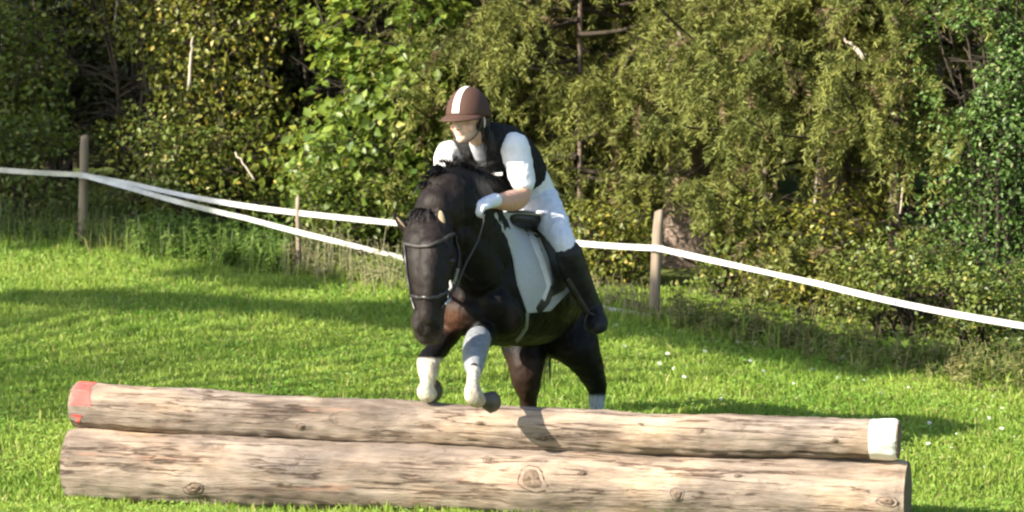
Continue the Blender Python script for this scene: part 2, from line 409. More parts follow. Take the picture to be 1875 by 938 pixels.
# ------------------------------------------------------------------ tape fence
TAPE = simple('white_tape', (.38, .38, .365), (.68, .68, .67), .6, 5, .4, .002)
POSTW = simple('post_wood', (.16, .12, .09), (.34, .27, .20), .85, 24, .7, .004, (1, 1, .12))
fence = empty('tape_fence', (0.875, 20, gzf(.875, 20)), 'white electric tape fence on thin wooden posts along the edge of the wood', 'fence')
def post(px, y0, y1, Y, w_px, lean_px=0, name='post'):
    wv = w_px*Y/FPX/2; A = P(px-lean_px, y1, Y); A.z = gzf(A.x, Y)-.05; B = P(px, y0, Y)
    V = []; F = []; nseg = 10; rr = random.Random(int(px))
    for i in range(9):
        t = i/8; c = A.lerp(B, t); r = wv*(1.05-.12*t)
        if i == 8: r *= .86
        for k in range(nseg):
            a = k*math.tau/nseg; q = r*(1+.08*rr.random())
            V.append((c.x+math.cos(a)*q, c.y+math.sin(a)*q, c.z+(.012*math.cos(a+1) if i == 8 else 0)))
    for i in range(8):
        for k in range(nseg): F.append((i*nseg+k, i*nseg+(k+1) % nseg, (i+1)*nseg+(k+1) % nseg, (i+1)*nseg+k))
    F.append(tuple(range(8*nseg, 9*nseg)))
    link(name, pymesh(name, V, F), fence, POSTW, True)
post(1207, 387, 590, 20.0, 20, 12)
post(155, 250, 420, 23.0, 17, 5)
post(545, 362, 480, 21.7, 9, -3, 'thin_post')
def tape(pts, wpx0, name='tape', tw=0):
    P3 = [P(a, b_, Y) for a, b_, Y in pts]
    V = []; F = []; path = []; ts = []
    for i in range(len(P3)-1):
        A, B = P3[i], P3[i+1]; L = (B-A).length; n_ = max(4, int(L/.08))
        for k in range(n_ + (1 if i == len(P3)-2 else 0)):
            t = k/n_; p = A.lerp(B, t); p.z -= .010*L*4*t*(1-t)*.5; path.append(p)
    for i, p in enumerate(path):
        hw = .0185; a = .38*math.sin(i*.11+pts[0][1])+.25*math.sin(i*.31)+tw; p = p+Vector((0, 0, .006*math.sin(i*.19+pts[0][1])))
        nx_, nz_ = math.sin(a)*hw, math.cos(a)*hw
        for s, dy in ((-1, 0), (1, 0)): V.append((p.x, p.y+s*nx_, p.z+s*nz_))
        for s in (1, -1): V.append((p.x, p.y+s*nx_+.0012, p.z+s*nz_))
        if i:
            k = i*4; j_ = k-4
            for q in range(4): F.append((j_+q, j_+(q+1) % 4, k+(q+1) % 4, k+q))
    link(name, pymesh(name, V, F), fence, TAPE)
tape([(-120, 300, 23.6), (0, 311, 23.35), (150, 322, 22.92), (240, 338, 22.7), (470, 379, 21.9), (730, 411, 21.2), (1050, 443, 20.4), (1204, 455, 19.93), (1500, 520, 19.1), (1875, 598, 17.9), (2300, 690, 16.6)], 14)
tape([(150, 322, 22.90), (235, 345, 22.6), (450, 398, 21.9), (730, 472, 21.1), (900, 520, 20.6), (1110, 566, 20.05), (1190, 580, 19.9)], 12)

for (kx, ky, Y) in ((1204, 456, 19.93), (152, 323, 22.9)):
    V, F = [], []; c = P(kx, ky, Y); r_ = .036
    for i in range(3):
        z = (i-1)*.017
        for k in range(12):
            a = k*math.tau/12; V.append((c.x+math.cos(a)*r_*(1+.06*math.sin(a*3+i)), c.y+.035+math.sin(a)*r_, c.z+z+.006*math.sin(a*2)))
    for i in range(2):
        for k in range(12): F.append((i*12+k, i*12+(k+1) % 12, (i+1)*12+(k+1) % 12, (i+1)*12+k))
    link('tape_loop', pymesh('tape_loop', V, F), fence, TAPE)
# ------------------------------------------------------------------ vegetation
def rand_dirs(n):
    v = rng.normal(size=(n, 3)); return v/np.linalg.norm(v, axis=1)[:, None]
GAPS = [(1750, 115, 50, 72), (1445, 330, 36, 62), (1100, 290, 26, 40), (690, 45, 46, 40), (540, 120, 36, 50), (1490, 195, 45, 16), (1290, 290, 24, 34), (610, 160, 28, 24), (1640, 590, 50, 30), (1700, 560, 50, 30), (150, 300, 60, 36), (190, 150, 70, 80)]
TRUNKVIEW = (1252, 455, 44, 105)
def gapkeep(c):
    v = c-np.array([0, 0, CAMZ]); dz = v[:, 1]*math.cos(PITCH)-v[:, 2]*math.sin(PITCH); uy = v[:, 1]*math.sin(PITCH)+v[:, 2]*math.cos(PITCH)
    px, py = 937.5+FPX*v[:, 0]/dz, 469-FPX*uy/dz; k = np.ones(len(c), bool)
    for (gx_, gy_, rx, ry) in GAPS:
        an = np.arctan2(py-gy_, px-gx_); wob = 1+.22*np.sin(an*3+gx_)+.16*np.sin(an*7+gy_)+.1*np.sin(an*13+gx_)
        k &= (np.hypot((px-gx_)/rx, (py-gy_)/ry)/wob+rng.normal(0, .07, len(c)) > 1) | (c[:, 1] > 25.7)
    (gx_, gy_, rx, ry) = TRUNKVIEW; an = np.arctan2(py-gy_, px-gx_); k &= (np.hypot((px-gx_)/rx, (py-gy_)/ry)/(1+.35*np.sin(an*3+2)+.2*np.sin(an*8))+rng.normal(0, .2, len(c)) > 1) | (c[:, 1] > 22.2) | (py > 520)
    return k
def npproj(co):
    v = co-np.array([0, 0, CAMZ]); dz = v[:, 1]*math.cos(PITCH)-v[:, 2]*math.sin(PITCH); uy = v[:, 1]*math.sin(PITCH)+v[:, 2]*math.cos(PITCH)
    return 937.5+FPX*v[:, 0]/dz, 469-FPX*uy/dz
def norm(v): return v/np.maximum(np.linalg.norm(v, axis=1), 1e-9)[:, None]
def leaf_geo(c, size, nrm, dirv, col, fold=.25, wid=.55):
    """c leaf base, nrm normal, dirv direction base->tip; five corner folded leaf of three faces as triangles"""
    n_ = len(c); s = norm(np.cross(nrm, dirv)); size = size[:, None]
    mid = c+dirv*size*.45
    l_ = mid+s*size*wid*.5+nrm*size*fold*.35; r_ = mid-s*size*wid*.5+nrm*size*fold*.35
    tip = c+dirv*size-nrm*size*.12
    V = np.stack([c, l_, tip, r_], 1).reshape(-1, 3)
    k = np.arange(n_)*4
    F = np.concatenate([np.stack([k, k+1, k+2], 1), np.stack([k, k+2, k+3], 1)])
    return V, F, np.repeat(col[:, None, :], 4, 1).reshape(-1, 3)
def tubes(segs, nside=5):
    """segs: list of (points, radii) -> V,F quads"""
    V = []; F = []
    for pts, rs in segs:
        k0 = len(V); m_ = len(pts)
        for i in range(m_):
            t = (pts[min(i+1, m_-1)]-pts[max(i-1, 0)]).normalized() if m_ > 1 else Vector((0, 0, 1))
            a = t.orthogonal().normalized(); b_ = t.cross(a)
            for k in range(nside):
                an = k*math.tau/nside; V.append(tuple(pts[i]+a*math.cos(an)*rs[i]+b_*math.sin(an)*rs[i]))
        for i in range(m_-1):
            for k in range(nside):
                F.append((k0+i*nside+k, k0+i*nside+(k+1) % nside, k0+(i+1)*nside+(k+1) % nside, k0+(i+1)*nside+k))
    return V, F
def bush(name, label, cat, base, H, W, D, nleaf, size, cols, seed, lean=(0, 0), stems=7, low=.05, group=None, clump=.16, leafy=None, individual=0, droop=.2, wid=.6, nclump=None):
    """woody plant: stems and limbs, leaf clumps at the limb tips, gaps between"""
    r = random.Random(seed); base = Vector(base); root = empty(name, base, label, cat, group)
    segs = []; tips = []
    for s in range(stems):
        a = r.random()*math.tau; rr = math.sqrt(r.random())
        tx = math.cos(a)*rr*W*.42+lean[0]; ty = math.sin(a)*rr*D*.42+lean[1]
        top = base+Vector((tx, ty, H*r.uniform(.75, 1.0)))
        p0 = base+Vector((r.uniform(-.12, .12), r.uniform(-.12, .12), -.03)); pts = []
        for i in range(8):
            t = i/7; p = p0.lerp(top, t); p.x -= (tx)*t*(1-t)*.5; p += Vector((r.uniform(-1, 1), r.uniform(-1, 1), 0))*.03*min(1, H); pts.append(p)
        R0 = .010+.008*H*.6
        segs.append((pts, [R0*(1-.8*i/7) for i in range(8)]))
        nb = int(5+H*5)
        for b_ in range(nb):
            t = low+(1-low)*r.random(); k = t*7; i0 = min(6, int(k)); p = pts[i0].lerp(pts[i0+1], k-i0)
            a2 = r.random()*math.tau; ln = (.25+.5*r.random())*W*.5*(1.15-.6*t)
            q = p+Vector((math.cos(a2)*ln, math.sin(a2)*ln*D/W, r.uniform(-.1, .35)*ln+.05))
            mid = (p+q)/2+Vector((0, 0, .12*ln))
            segs.append(([p, mid, q], [R0*.45*(1-.5*t), R0*.3, R0*.15])); tips += [q, mid]
            for _ in range(2):
                q2 = mid.lerp(q, r.random())+Vector((r.uniform(-.3, .3)*ln, r.uniform(-.3, .3)*ln, r.uniform(-.2, .25)*ln)); segs.append(([mid, q2], [R0*.2, R0*.1])); tips.append(q2)
    V, F = tubes(segs, 5)
    tr = pymesh('stem', V, F); link('stem', tr, root, TWIG, True)
    T = np.array([tuple(t) for t in tips]); 
    if nclump: T = T[rng.choice(len(T), min(nclump, len(T)), replace=False)]
    ci = rng.integers(0, len(T), nleaf); off = rng.normal(size=(nleaf, 3))*clump*np.array([1, 1, .6])
    c = T[ci]+off
    g = gz(c[:, 0], c[:, 1]); c[:, 2] = np.maximum(c[:, 2], g+.02)
    kk = gapkeep(c); c = c[kk]; ci = ci[kk]; nleaf = len(c)
    out = norm(c-(np.array(base)+np.array([lean[0]*.5, lean[1]*.5, H*.45])))
    nrm = norm(out*.55+rand_dirs(nleaf)*.75+np.array([0, 0, .55]))
    dv = norm(np.cross(nrm, rand_dirs(nleaf))+np.array([0, 0, -droop])+out*.3); dv = norm(dv-nrm*(dv*nrm).sum(1)[:, None])
    sz = size*(.55+.7*rng.random(nleaf))
    cols = np.array(cols); cm = rng.random((len(T), 1)); A = cols[0]; B = cols[1]
    tt = np.clip(.65*cm[ci]+.35*rng.random((nleaf, 1)), 0, 1)
    col = A*(1-tt)+B*tt
    if len(cols) > 2: col = np.where(rng.random((nleaf, 1)) < .07, cols[2], col)
    col = col*(.8+.4*rng.random((nleaf, 1)))
    V, F, CC = leaf_geo(c, sz, nrm, dv, col, wid=wid)
    if individual:
        # the leaves that show largest, nearest the meadow, are objects of their own
        order = np.argsort(c[:, 1]+.15*rng.random(nleaf)-sz*3); big = order[:individual]; rest = order[individual:]
        var = []
        for q in range(6):
            me_ = np_mesh('leaf', *leaf_geo(np.zeros((1, 3)), np.ones(1), np.array([[0, 0, 1.]]), np.array([[0, 1., 0]]), (A*(1-q/5)+B*q/5)[None, :], wid=wid)[:2], 3, np.repeat((A*(1-q/5)+B*q/5)[None, :], 4, 0))
            me_.materials.append(LEAF); var.append(me_)
        for i in big:
            dd = Vector(dv[i]); nn = Vector(nrm[i]); ss = dd.cross(nn); M = Matrix((ss, dd, nn)).transposed()
            o = bpy.data.objects.new('leaf', var[int(rng.integers(0, 6))]); C.objects.link(o); o.parent = root
            s_ = float(sz[i]); o.matrix_local = Matrix.Translation(Vector(c[i])-base) @ M.to_4x4() @ Matrix.Scale(s_, 4)
        V, F, CC = leaf_geo(c[rest], sz[rest], nrm[rest], dv[rest], col[rest], wid=wid)
    tag(link('foliage', np_mesh('foliage', V, F, 3, CC), root, LEAF), kind='stuff')
    return root

def spruce(px, Y, H, R, seed, label, trunk_r=.13, zlo=.45,  cols=((.068, .094, .024), (.25, .262, .066)), dens=1.0, lowtop=3.2, hide=False):
    r = random.Random(seed); x0 = P(px, 469, Y).x; z0 = gzf(x0, Y); base = Vector((x0, Y, z0)); root = empty('spruce_tree', base, label, 'tree')
    V = []; F = []; nh, na = 40, 22
    for i in range(nh):
        t = i/(nh-1); z = -.05+t*H; rr = trunk_r*(1-t)**.8+.01+min(.06, trunk_r)*math.exp(-z*5)
        for k in range(na):
            a = k*math.tau/na; q = rr*(1+.05*math.sin(5*a+z*3)+.05*r.random())
            V.append((x0+math.cos(a)*q, Y+math.sin(a)*q, z0+z))
    for i in range(nh-1):
        for k in range(na): F.append((i*na+k, i*na+(k+1) % na, (i+1)*na+(k+1) % na, (i+1)*na+k))
    link('trunk', pymesh('trunk', V, F), root, BARKS, True)
    segs = []; tw = []   # twig: start, dir horizontal, length, shade
    z = zlo; ga = r.random()*6
    while z < lowtop:
        for b_ in range(5):
            ga = ga+2.4 if r.random() < .5 else -math.pi/2+r.uniform(-1.15, 1.15)
            if hide and z < 1.5 and abs((ga+math.pi/2+math.pi) % math.tau-math.pi) < .55: continue
            L = R*(1-.55*z/H)*r.uniform(.65, 1.1)*(1 if z > zlo+.3 else .8)
            d = Vector((math.cos(ga), math.sin(ga), 0)); side = Vector((-d.y, d.x, 0)); pts = []; rs = []; shade = r.random()
            sl = -r.uniform(.02, .38); zz = z+r.uniform(-.1, .1)
            nn = 9
            for i in range(nn):
                t = i/(nn-1); pts.append(base+d*(L*t)+Vector((0, 0, zz+.08*t+sl*L*t+.28*L*t*t*t))+side*(.05*math.sin(t*4+ga))); rs.append(.016*(1-t)+.003)
            segs.append((pts, rs))
            m_ = int(L/.030*dens)
            for q in range(m_):
                t = .05+.95*(q+r.random())/m_; k = t*(nn-1); i0 = min(nn-2, int(k)); p = pts[i0].lerp(pts[i0+1], k-i0)
                sg = r.choice((-1, 1)); ln = (.16+.26*(1-t)+.16*r.random())
                hd = (side*sg*r.uniform(.5, 1)+d*r.uniform(.3, .9)).normalized()
                tw.append((p, hd, ln, r.uniform(.05, 1.1)**1.3, .55*r.random()+.45*shade))
        z += r.uniform(.20, .33)
    V, F = tubes(segs, 5); link('branch_wood', pymesh('branch_wood', V, F), root, TWIG, True)
    S0 = np.array([tuple(t[0]) for t in tw]); u_ = S0[:, 0]+.55*S0[:, 2]+.25*S0[:, 1]; v_ = S0[:, 2]-.35*S0[:, 0]
    kk = gapkeep(S0-np.array([0, 0, .12])) & ((.65*vnoise(u_, v_*1.25, .50, 51)+.35*vnoise(u_, v_, .2, 52)+rng.normal(0, .03, len(S0))) > (.39+.12*vnoise(S0[:, 0], S0[:, 2], 1.1, 53)))
    kk |= S0[:, 1] > 24.8; tw = [t for t, q_ in zip(tw, kk) if q_]
    S = np.array([tuple(t[0]) for t in tw]); Hd = np.array([tuple(t[1]) for t in tw]); Ln = np.array([t[2] for t in tw]); Dr = np.array([t[3] for t in tw]); Rn = np.array([t[4] for t in tw])
    # each twig hangs: parabola outward then down
    per = 46; n_ = len(S)
    tt = (np.arange(per)[None, :]+rng.random((n_, per)))/per
    pos = S[:, None, :]+Hd[:, None, :]*(Ln[:, None]*np.sqrt(tt)*.85)[:, :, None]
    pos[:, :, 2] -= (Dr[:, None]*Ln[:, None]*tt**1.6)
    tan = Hd[:, None, :]*(1-tt*.7)[:, :, None]; tan[:, :, 2] -= (Dr[:, None]*1.4*tt)
    pos = pos.reshape(-1, 3); tan = norm(tan.reshape(-1, 3))
    rd = rand_dirs(len(pos)); rd = norm(rd-tan*(rd*tan).sum(1)[:, None])
    nd = norm(tan*.8+rd*.95); mixk = gapkeep(pos)|(np.repeat(rng.random(n_) < .3, per) & ((np.abs(npproj(pos)[0]-1252) > 40) | (pos[:, 1] > 22.2))); ln = .028+.022*rng.random(len(pos))
    wv = norm(np.cross(nd, rand_dirs(len(pos))))*(.0035+.002*rng.random(len(pos)))[:, None]
    tip = pos+nd*ln[:, None]
    V = np.stack([pos-wv, pos+wv, tip+wv*.6, tip-wv*.6], 1).reshape(-1, 3)
    k = (np.arange(len(pos))*4)[mixk]
    F = np.stack([k, k+1, k+2, k+3], 1)
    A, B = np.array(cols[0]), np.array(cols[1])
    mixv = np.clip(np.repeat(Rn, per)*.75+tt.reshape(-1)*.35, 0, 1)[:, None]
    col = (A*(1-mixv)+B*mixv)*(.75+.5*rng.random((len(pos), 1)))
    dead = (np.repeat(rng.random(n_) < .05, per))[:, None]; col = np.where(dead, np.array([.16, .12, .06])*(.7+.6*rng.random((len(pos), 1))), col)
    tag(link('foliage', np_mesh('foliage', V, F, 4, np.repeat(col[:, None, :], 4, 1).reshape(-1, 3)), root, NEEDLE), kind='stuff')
    # upper crown, coarser sprays
    m_ = 5200; hz = lowtop-.2+(H-lowtop+.2)*(1-np.sqrt(rng.random(m_))); rr = R*(1-hz/H)*np.sqrt(rng.random(m_))*1.05+.05; an = rng.random(m_)*6.283
    c = np.stack([x0+np.cos(an)*rr, Y+np.sin(an)*rr, z0+hz-.15*rr], 1); o_ = np.stack([np.cos(an), np.sin(an), -.5+rng.random(m_)*.4], 1)
    V, F, CC = leaf_geo(c, .25+.3*rng.random(m_), norm(rand_dirs(m_)+np.array([0, 0, .6])), norm(o_), (A*.5+B*.5)*(.6+.7*rng.random((m_, 1))), wid=.35)
    tag(link('upper_crown', np_mesh('upper_crown', V, F, 3, CC), root, NEEDLE), kind='stuff')
    return root
BARKS = simple('spruce_bark', (.08, .058, .045), (.27, .205, .165), .9, 16, 1.0, .02, (1, 1, .4))

spruce(1258, 22.3, 9.5, 2.0, 1, 'olive green spruce with its pale brown trunk standing behind the right fence post', .145, .95, hide=True)
spruce(985, 23.4, 9.0, 2.0, 2, 'spruce with drooping twigs directly behind the rider', .12, .4)
spruce(1530, 21.0, 8.5, 1.7, 3, 'spruce with hanging branch curtains right of the fence post and above the long tape', .09, .35, dens=1.05)
spruce(1760, 22.2, 9.0, 1.9, 4, 'spruce in the upper right behind the leafy bush', .12, .6)
spruce(1150, 25.6, 9.5, 2.2, 5, 'darker spruce farther back between the rider and the brown trunk', .14, .3, ((.09, .11, .022), (.22, .23, .06)), dens=.9)

spruce(1400, 21.6, 5.5, 1.25, 6, 'young spruce filling the space between the brown trunk and the dark gap', .035, .15, dens=1.1, lowtop=2.9)
spruce(1062, 22.2, 5.0, 1.2, 7, 'young spruce between the rider and the brown trunk', .008, .25, dens=1.1, lowtop=2.9)
spruce(1640, 20.3, 5.2, 1.15, 8, 'young spruce with long hanging twigs next to the fresh green right bush', .035, .15, dens=1.1, lowtop=2.9)
spruce(870, 23.0, 5.5, 1.2, 9, 'young spruce directly behind the rider helmet', .035, .4, dens=1.1, lowtop=2.9)
def at(px, Y): 
    x = P(px, 469, Y).x; return (x, Y, gzf(x, Y))
YG = ((.065, .10, .018), (.29, .30, .045), (.46, .36, .07))
BR = ((.075, .14, .022), (.24, .32, .05), (.36, .38, .07))
MG = ((.07, .12, .02), (.22, .27, .05), (.34, .31, .09))
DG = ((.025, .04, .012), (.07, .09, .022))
bush('hazel_bush', 'bright green broad-leaved bush between the yellowish shrub and the rider', 'bush', at(700, 22.9), 2.15, 1.9, 1.1, 9000, .078, BR, 21, stems=11, individual=280, wid=.75, clump=.13)
bush('hazel_bush', 'taller sunlit leafy bush at the top left of the spruces with a dark gap beneath', 'bush', at(600, 24.6), 3.6, 1.7, 1.0, 5200, .085, BR, 22, stems=7, wid=.75, low=.6, clump=.15)
bush('yellowing_shrub', 'tall yellow-green shrub with small autumn leaves left of the bright bush', 'shrub', at(420, 24.0), 3.2, 1.9, 1.2, 15000, .046, YG, 23, stems=12, clump=.15)
bush('yellowing_shrub', 'second yellowing shrub beside the left fence post', 'shrub', at(265, 24.6), 3.0, 1.5, 1.1, 8000, .046, YG, 24, stems=9, clump=.14)
bush('bright_shrub', 'bright green shrub at the far left edge behind the tape', 'shrub', at(20, 24.8), 1.7, 1.3, .9, 4500, .060, MG, 25, stems=8, clump=.13)
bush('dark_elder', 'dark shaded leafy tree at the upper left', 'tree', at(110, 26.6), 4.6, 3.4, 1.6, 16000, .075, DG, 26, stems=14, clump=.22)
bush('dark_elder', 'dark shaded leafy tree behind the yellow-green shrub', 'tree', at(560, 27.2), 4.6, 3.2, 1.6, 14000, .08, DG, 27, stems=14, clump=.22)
bush('privet_shrub', 'small-leaved fresh green bush at the right edge of the photo', 'bush', at(1835, 19.6), 2.5, 1.25, 1.0, 15000, .034, ((.055, .12, .025), (.16, .27, .06), (.32, .38, .16)), 28, stems=12, clump=.12)
bush('privet_shrub', 'small-leaved green bush farther back above the right end of the tape', 'bush', at(1905, 21.2), 3.6, 1.6, 1.0, 12000, .038, ((.055, .12, .025), (.16, .27, .06), (.32, .38, .16)), 29, stems=10, clump=.13)
bush('low_bramble', 'low bramble bush at the foot of the brown spruce trunk', 'bush', at(1340, 20.9), .62, 1.2, .5, 3000, .042, MG, 30, stems=10, clump=.08)
bush('low_bramble', 'low bramble bush under the hanging branches right of the trunk', 'bush', at(1490, 20.1), .75, 1.0, .5, 3000, .040, YG, 31, stems=9, clump=.08)
bush('low_bramble', 'low tangled bush under the tape near the right edge', 'bush', at(1640, 19.3), .62, .9, .5, 2400, .038, MG, 32, stems=9, clump=.08)
bush('low_bramble', 'low bush in the shade behind the left fence post', 'bush', at(60, 24.2), .7, 1.6, .5, 2800, .045, MG, 33, stems=9, clump=.09)
bush('low_bramble', 'low leafy undergrowth beneath the yellow-green shrub', 'bush', at(330, 23.7), .8, 1.6, .5, 3000, .045, MG, 34, stems=9, clump=.09)
bush('low_bramble', 'low undergrowth between the rider and the right fence post', 'bush', at(1130, 21.2), .55, 1.1, .5, 2600, .040, YG, 35, stems=9, clump=.08)
bush('low_bramble', 'low dark bush behind the lower tape left of the horse', 'bush', at(640, 22.4), .55, 1.0, .4, 2200, .045, MG, 36, stems=9, clump=.08)
bush('low_bramble', 'low green growth at the bottom of the right edge bush', 'bush', at(1790, 18.7), .55, .9, .4, 2600, .035, MG, 37, stems=9, clump=.08)
bush('low_bramble', 'low bush outside the left end of the fence', 'bush', (-5.6, 25.3, gzf(-5.6, 25.3)), 1.2, 2.2, .8, 2500, .05, MG, 38, stems=9, clump=.12)

# weeds and dry stalks along the fence
def weeds(name, label, x0, x1, n_, hmin, hmax, dy, cola, colb, wid, leafs):
    xs = []; V = []; F = []; CC = []
    px = rng.uniform(x0, x1, n_); off = rng.normal(0, dy, n_)
    Ls = []; 
    for i in range(n_):
        Y = 21.5
        for _ in range(4):
            X = P(px[i], 469, Y).x; Y = float(fence_y(X))
        Y += off[i]; X = P(px[i], 469, Y).x; z = gzf(X, Y)-.01; h = rng.uniform(hmin, hmax)
        lx, ly = rng.normal(0, .13)*h, rng.normal(0, .1)*h; t_ = rng.random(); c_ = np.array(cola)*(1-t_)+np.array(colb)*t_
        k = len(V); prev = None
        for s in range(5):
            t = s/4; w_ = wid*(1-.6*t); cx, cy_, cz_ = X+lx*t*t, Y+ly*t*t, z+h*t
            V += [(cx-w_, cy_, cz_), (cx+w_, cy_-w_*.5, cz_)]; CC += [c_, c_]
            if s: F += [(k+2*s-2, k+2*s-1, k+2*s+1), (k+2*s-2, k+2*s+1, k+2*s)]
        for s in range(leafs):
            t = rng.uniform(.15, 1); Ls.append(((X+lx*t*t, Y+ly*t*t, z+h*t), c_))
    if Ls:
        c = np.array([a for a, _ in Ls]); col = np.array([b_ for _, b_ in Ls]); m_ = len(c)
        an = rng.random(m_)*6.283; dv = norm(np.stack([np.cos(an), np.sin(an), rng.uniform(-.5, .5, m_)], 1)); nr = norm(np.cross(np.cross(dv, [0, 0, 1.]), dv)+rand_dirs(m_)*.3)
        v2, f2, c2 = leaf_geo(c, .03+.035*rng.random(m_), nr, dv, col*(.8+.4*rng.random((m_, 1))), wid=.4)
        F = np.concatenate([np.array(F), f2+len(V)]); V = np.concatenate([np.array(V), v2]); CC = np.concatenate([np.array(CC), c2])
    tag(link(name, np_mesh(name, V, F, 3, np.array(CC)), None, LEAF), label, 'weeds', kind='stuff')
weeds('nettles', 'fresh green nettles and weeds round the lower tape left of the horse', 240, 530, 330, .14, .36, .16, (.09, .18, .03), (.20, .30, .07), .0035, 20)
weeds('dry_stalks', 'pale dry grass stalks at the fence left of the horse head', 505, 760, 220, .08, .34, .20, (.16, .19, .07), (.38, .34, .20), .003, 5)
weeds('dry_stalks', 'pale dry grass stalks between the rider and the right fence post', 1040, 1260, 130, .08, .26, .15, (.20, .19, .08), (.34, .30, .16), .004, 2)
weeds('verge_weeds', 'rough straw coloured verge weeds below the long right tape', 1240, 1900, 600, .05, .22, .22, (.10, .15, .03), (.30, .28, .12), .0034, 9)
weeds('verge_weeds', 'dark green verge weeds along the foot of the left fence post', -80, 330, 330, .10, .32, .15, (.06, .11, .025), (.15, .17, .05), .004, 5)

# wood behind, one dark mass, and side growth that goes on out of frame
def mass(name, label, boxes, n_, size, cols):
    cs = []; 
    for (x0, x1, y0, y1, z1) in boxes:
        m_ = int(n_*(x1-x0)*z1); x = rng.uniform(x0, x1, m_); y = rng.uniform(y0, y1, m_); z = gz(x, y)+rng.random(m_)**.9*z1*(.75+.35*vnoise(x, y, 1.3, 9)); cs.append(np.stack([x, y, z], 1))
    c = np.concatenate(cs); m_ = len(c)
    c = c+rng.normal(size=c.shape)*.05
    nr = norm(rand_dirs(m_)+np.array([0, -.5, .5])); dv = norm(np.cross(nr, rand_dirs(m_)))
    t_ = (vnoise(c[:, 0]*1.0+c[:, 2]*.7, c[:, 2]*1.0, .8, 12)*.7+rng.random(m_)*.3)[:, None]
    V, F, CC = leaf_geo(c, size*(.6+.8*rng.random(m_)), nr, dv, np.array(cols[0])*(1-t_)+np.array(cols[1])*t_, wid=.8)
    tag(link(name, np_mesh(name, V, F, 3, CC), None, LEAF), label, 'woodland', kind='stuff')
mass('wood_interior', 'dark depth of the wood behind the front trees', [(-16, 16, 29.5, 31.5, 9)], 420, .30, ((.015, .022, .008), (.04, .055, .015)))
mass('wood_edge', 'leafy edge of the wood beyond both sides of the photo', [(-14, -6.2, 26, 28.5, 7), (3.9, 14, 18.6, 22, 6)], 900, .085, ((.04, .075, .015), (.12, .17, .03)))
m, n, l, b, o = mat('bare_trunk'); 
trk = []
tr_r = random.Random(9)
for k in range(13):
    x = -7.5+15*k/12+tr_r.uniform(-.4, .4); y = tr_r.uniform(27.8, 29.2); z = gzf(x, y); lean = tr_r.uniform(-.4, .4); pts = [Vector((x+lean*t*t+.05*math.sin(t*7+k), y, z-.1+8*t)) for t in [i/9 for i in range(10)]]
    V, F = tubes([(pts, [(.11+.05*tr_r.random())*(1-.6*i/9)+.02*(i == 0) for i in range(10)])], 9)
    root = empty('wood_tree', (x, y, z), 'dark trunk of a tree standing inside the wood', 'tree', 'trees inside the wood')
    link('trunk', pymesh('trunk', V, F), root, BARK, True)
    m_ = 1500; cc = np.array([x+lean, y, z+6.3])+rng.normal(size=(m_, 3))*np.array([.9, .9, 1.5])
    V, F, CC = leaf_geo(cc, .16+.12*rng.random(m_), norm(rand_dirs(m_)+[0, 0, .6]), rand_dirs(m_), np.array([.05, .085, .02])*(.6+.8*rng.random((m_, 1))), wid=.7)
    tag(link('crown', np_mesh('crown', V, F, 3, CC), root, LEAF), kind='stuff')

# dead pale branches and stems that show against the dark
def stick(pts, r0, r1, label, name='dead_branch', cat='branch', mt=None):
    ps = [P(*p) for p in pts]; fine = []
    for i in range(len(ps)-1):
        for k in range(4): fine.append(ps[i].lerp(ps[i+1], k/4)+Vector((random.Random(i*7+k).uniform(-1, 1)*.006, 0, random.Random(i*5+k).uniform(-1, 1)*.006)))
    fine.append(ps[-1]); m_ = len(fine)
    V, F = tubes([(fine, [r0+(r1-r0)*i/(m_-1) for i in range(m_)])], 7); F.append(tuple(range(6, -1, -1))); F.append(tuple(range((m_-1)*7, m_*7)))
    o = link(name, pymesh(name, V, F), None, mt or DEAD, True); tag(o, label, cat)
stick([(1630, -12, 20.3), (1700, 12, 20.25), (1745, 33, 20.2), (1800, 40, 20.2), (1858, 58, 20.25), (1900, 60, 20.3)], .012, .006, 'long thin bare branch slanting across the upper right corner')
stick([(1545, 72, 20.2), (1568, 90, 20.0), (1585, 108, 19.95)], .007, .022, 'short pale broken branch stub high in the spruces')
stick([(1455, 258, 21.6), (1442, 285, 21.5), (1425, 320, 21.4), (1408, 372, 21.3)], .013, .006, 'pale thin birch stem leaning in the dark gap between spruces')
stick([(1503, 245, 20.6), (1500, 290, 20.55), (1495, 340, 20.5), (1492, 378, 20.5)], .009, .012, 'upright pale dead stem under the hanging spruce branches')
stick([(352, 70, 23.3), (350, 110, 23.3), (346, 160, 23.3)], .007, .014, 'pale bare twig stem in the yellow-green shrub')
stick([(215, -8, 25.4), (213, 25, 25.4), (210, 64, 25.4)], .012, .009, 'pale bare stem in the dark upper left of the wood')
stick([(1660, 300, 20.0), (1655, 335, 19.95), (1648, 392, 19.9)], .008, .006, 'crooked thin dead twig near the right bush')
stick([(430, 280, 22.6), (450, 305, 22.55), (466, 330, 22.5)], .006, .006, 'thin slanting twig above the tape at the shrub')

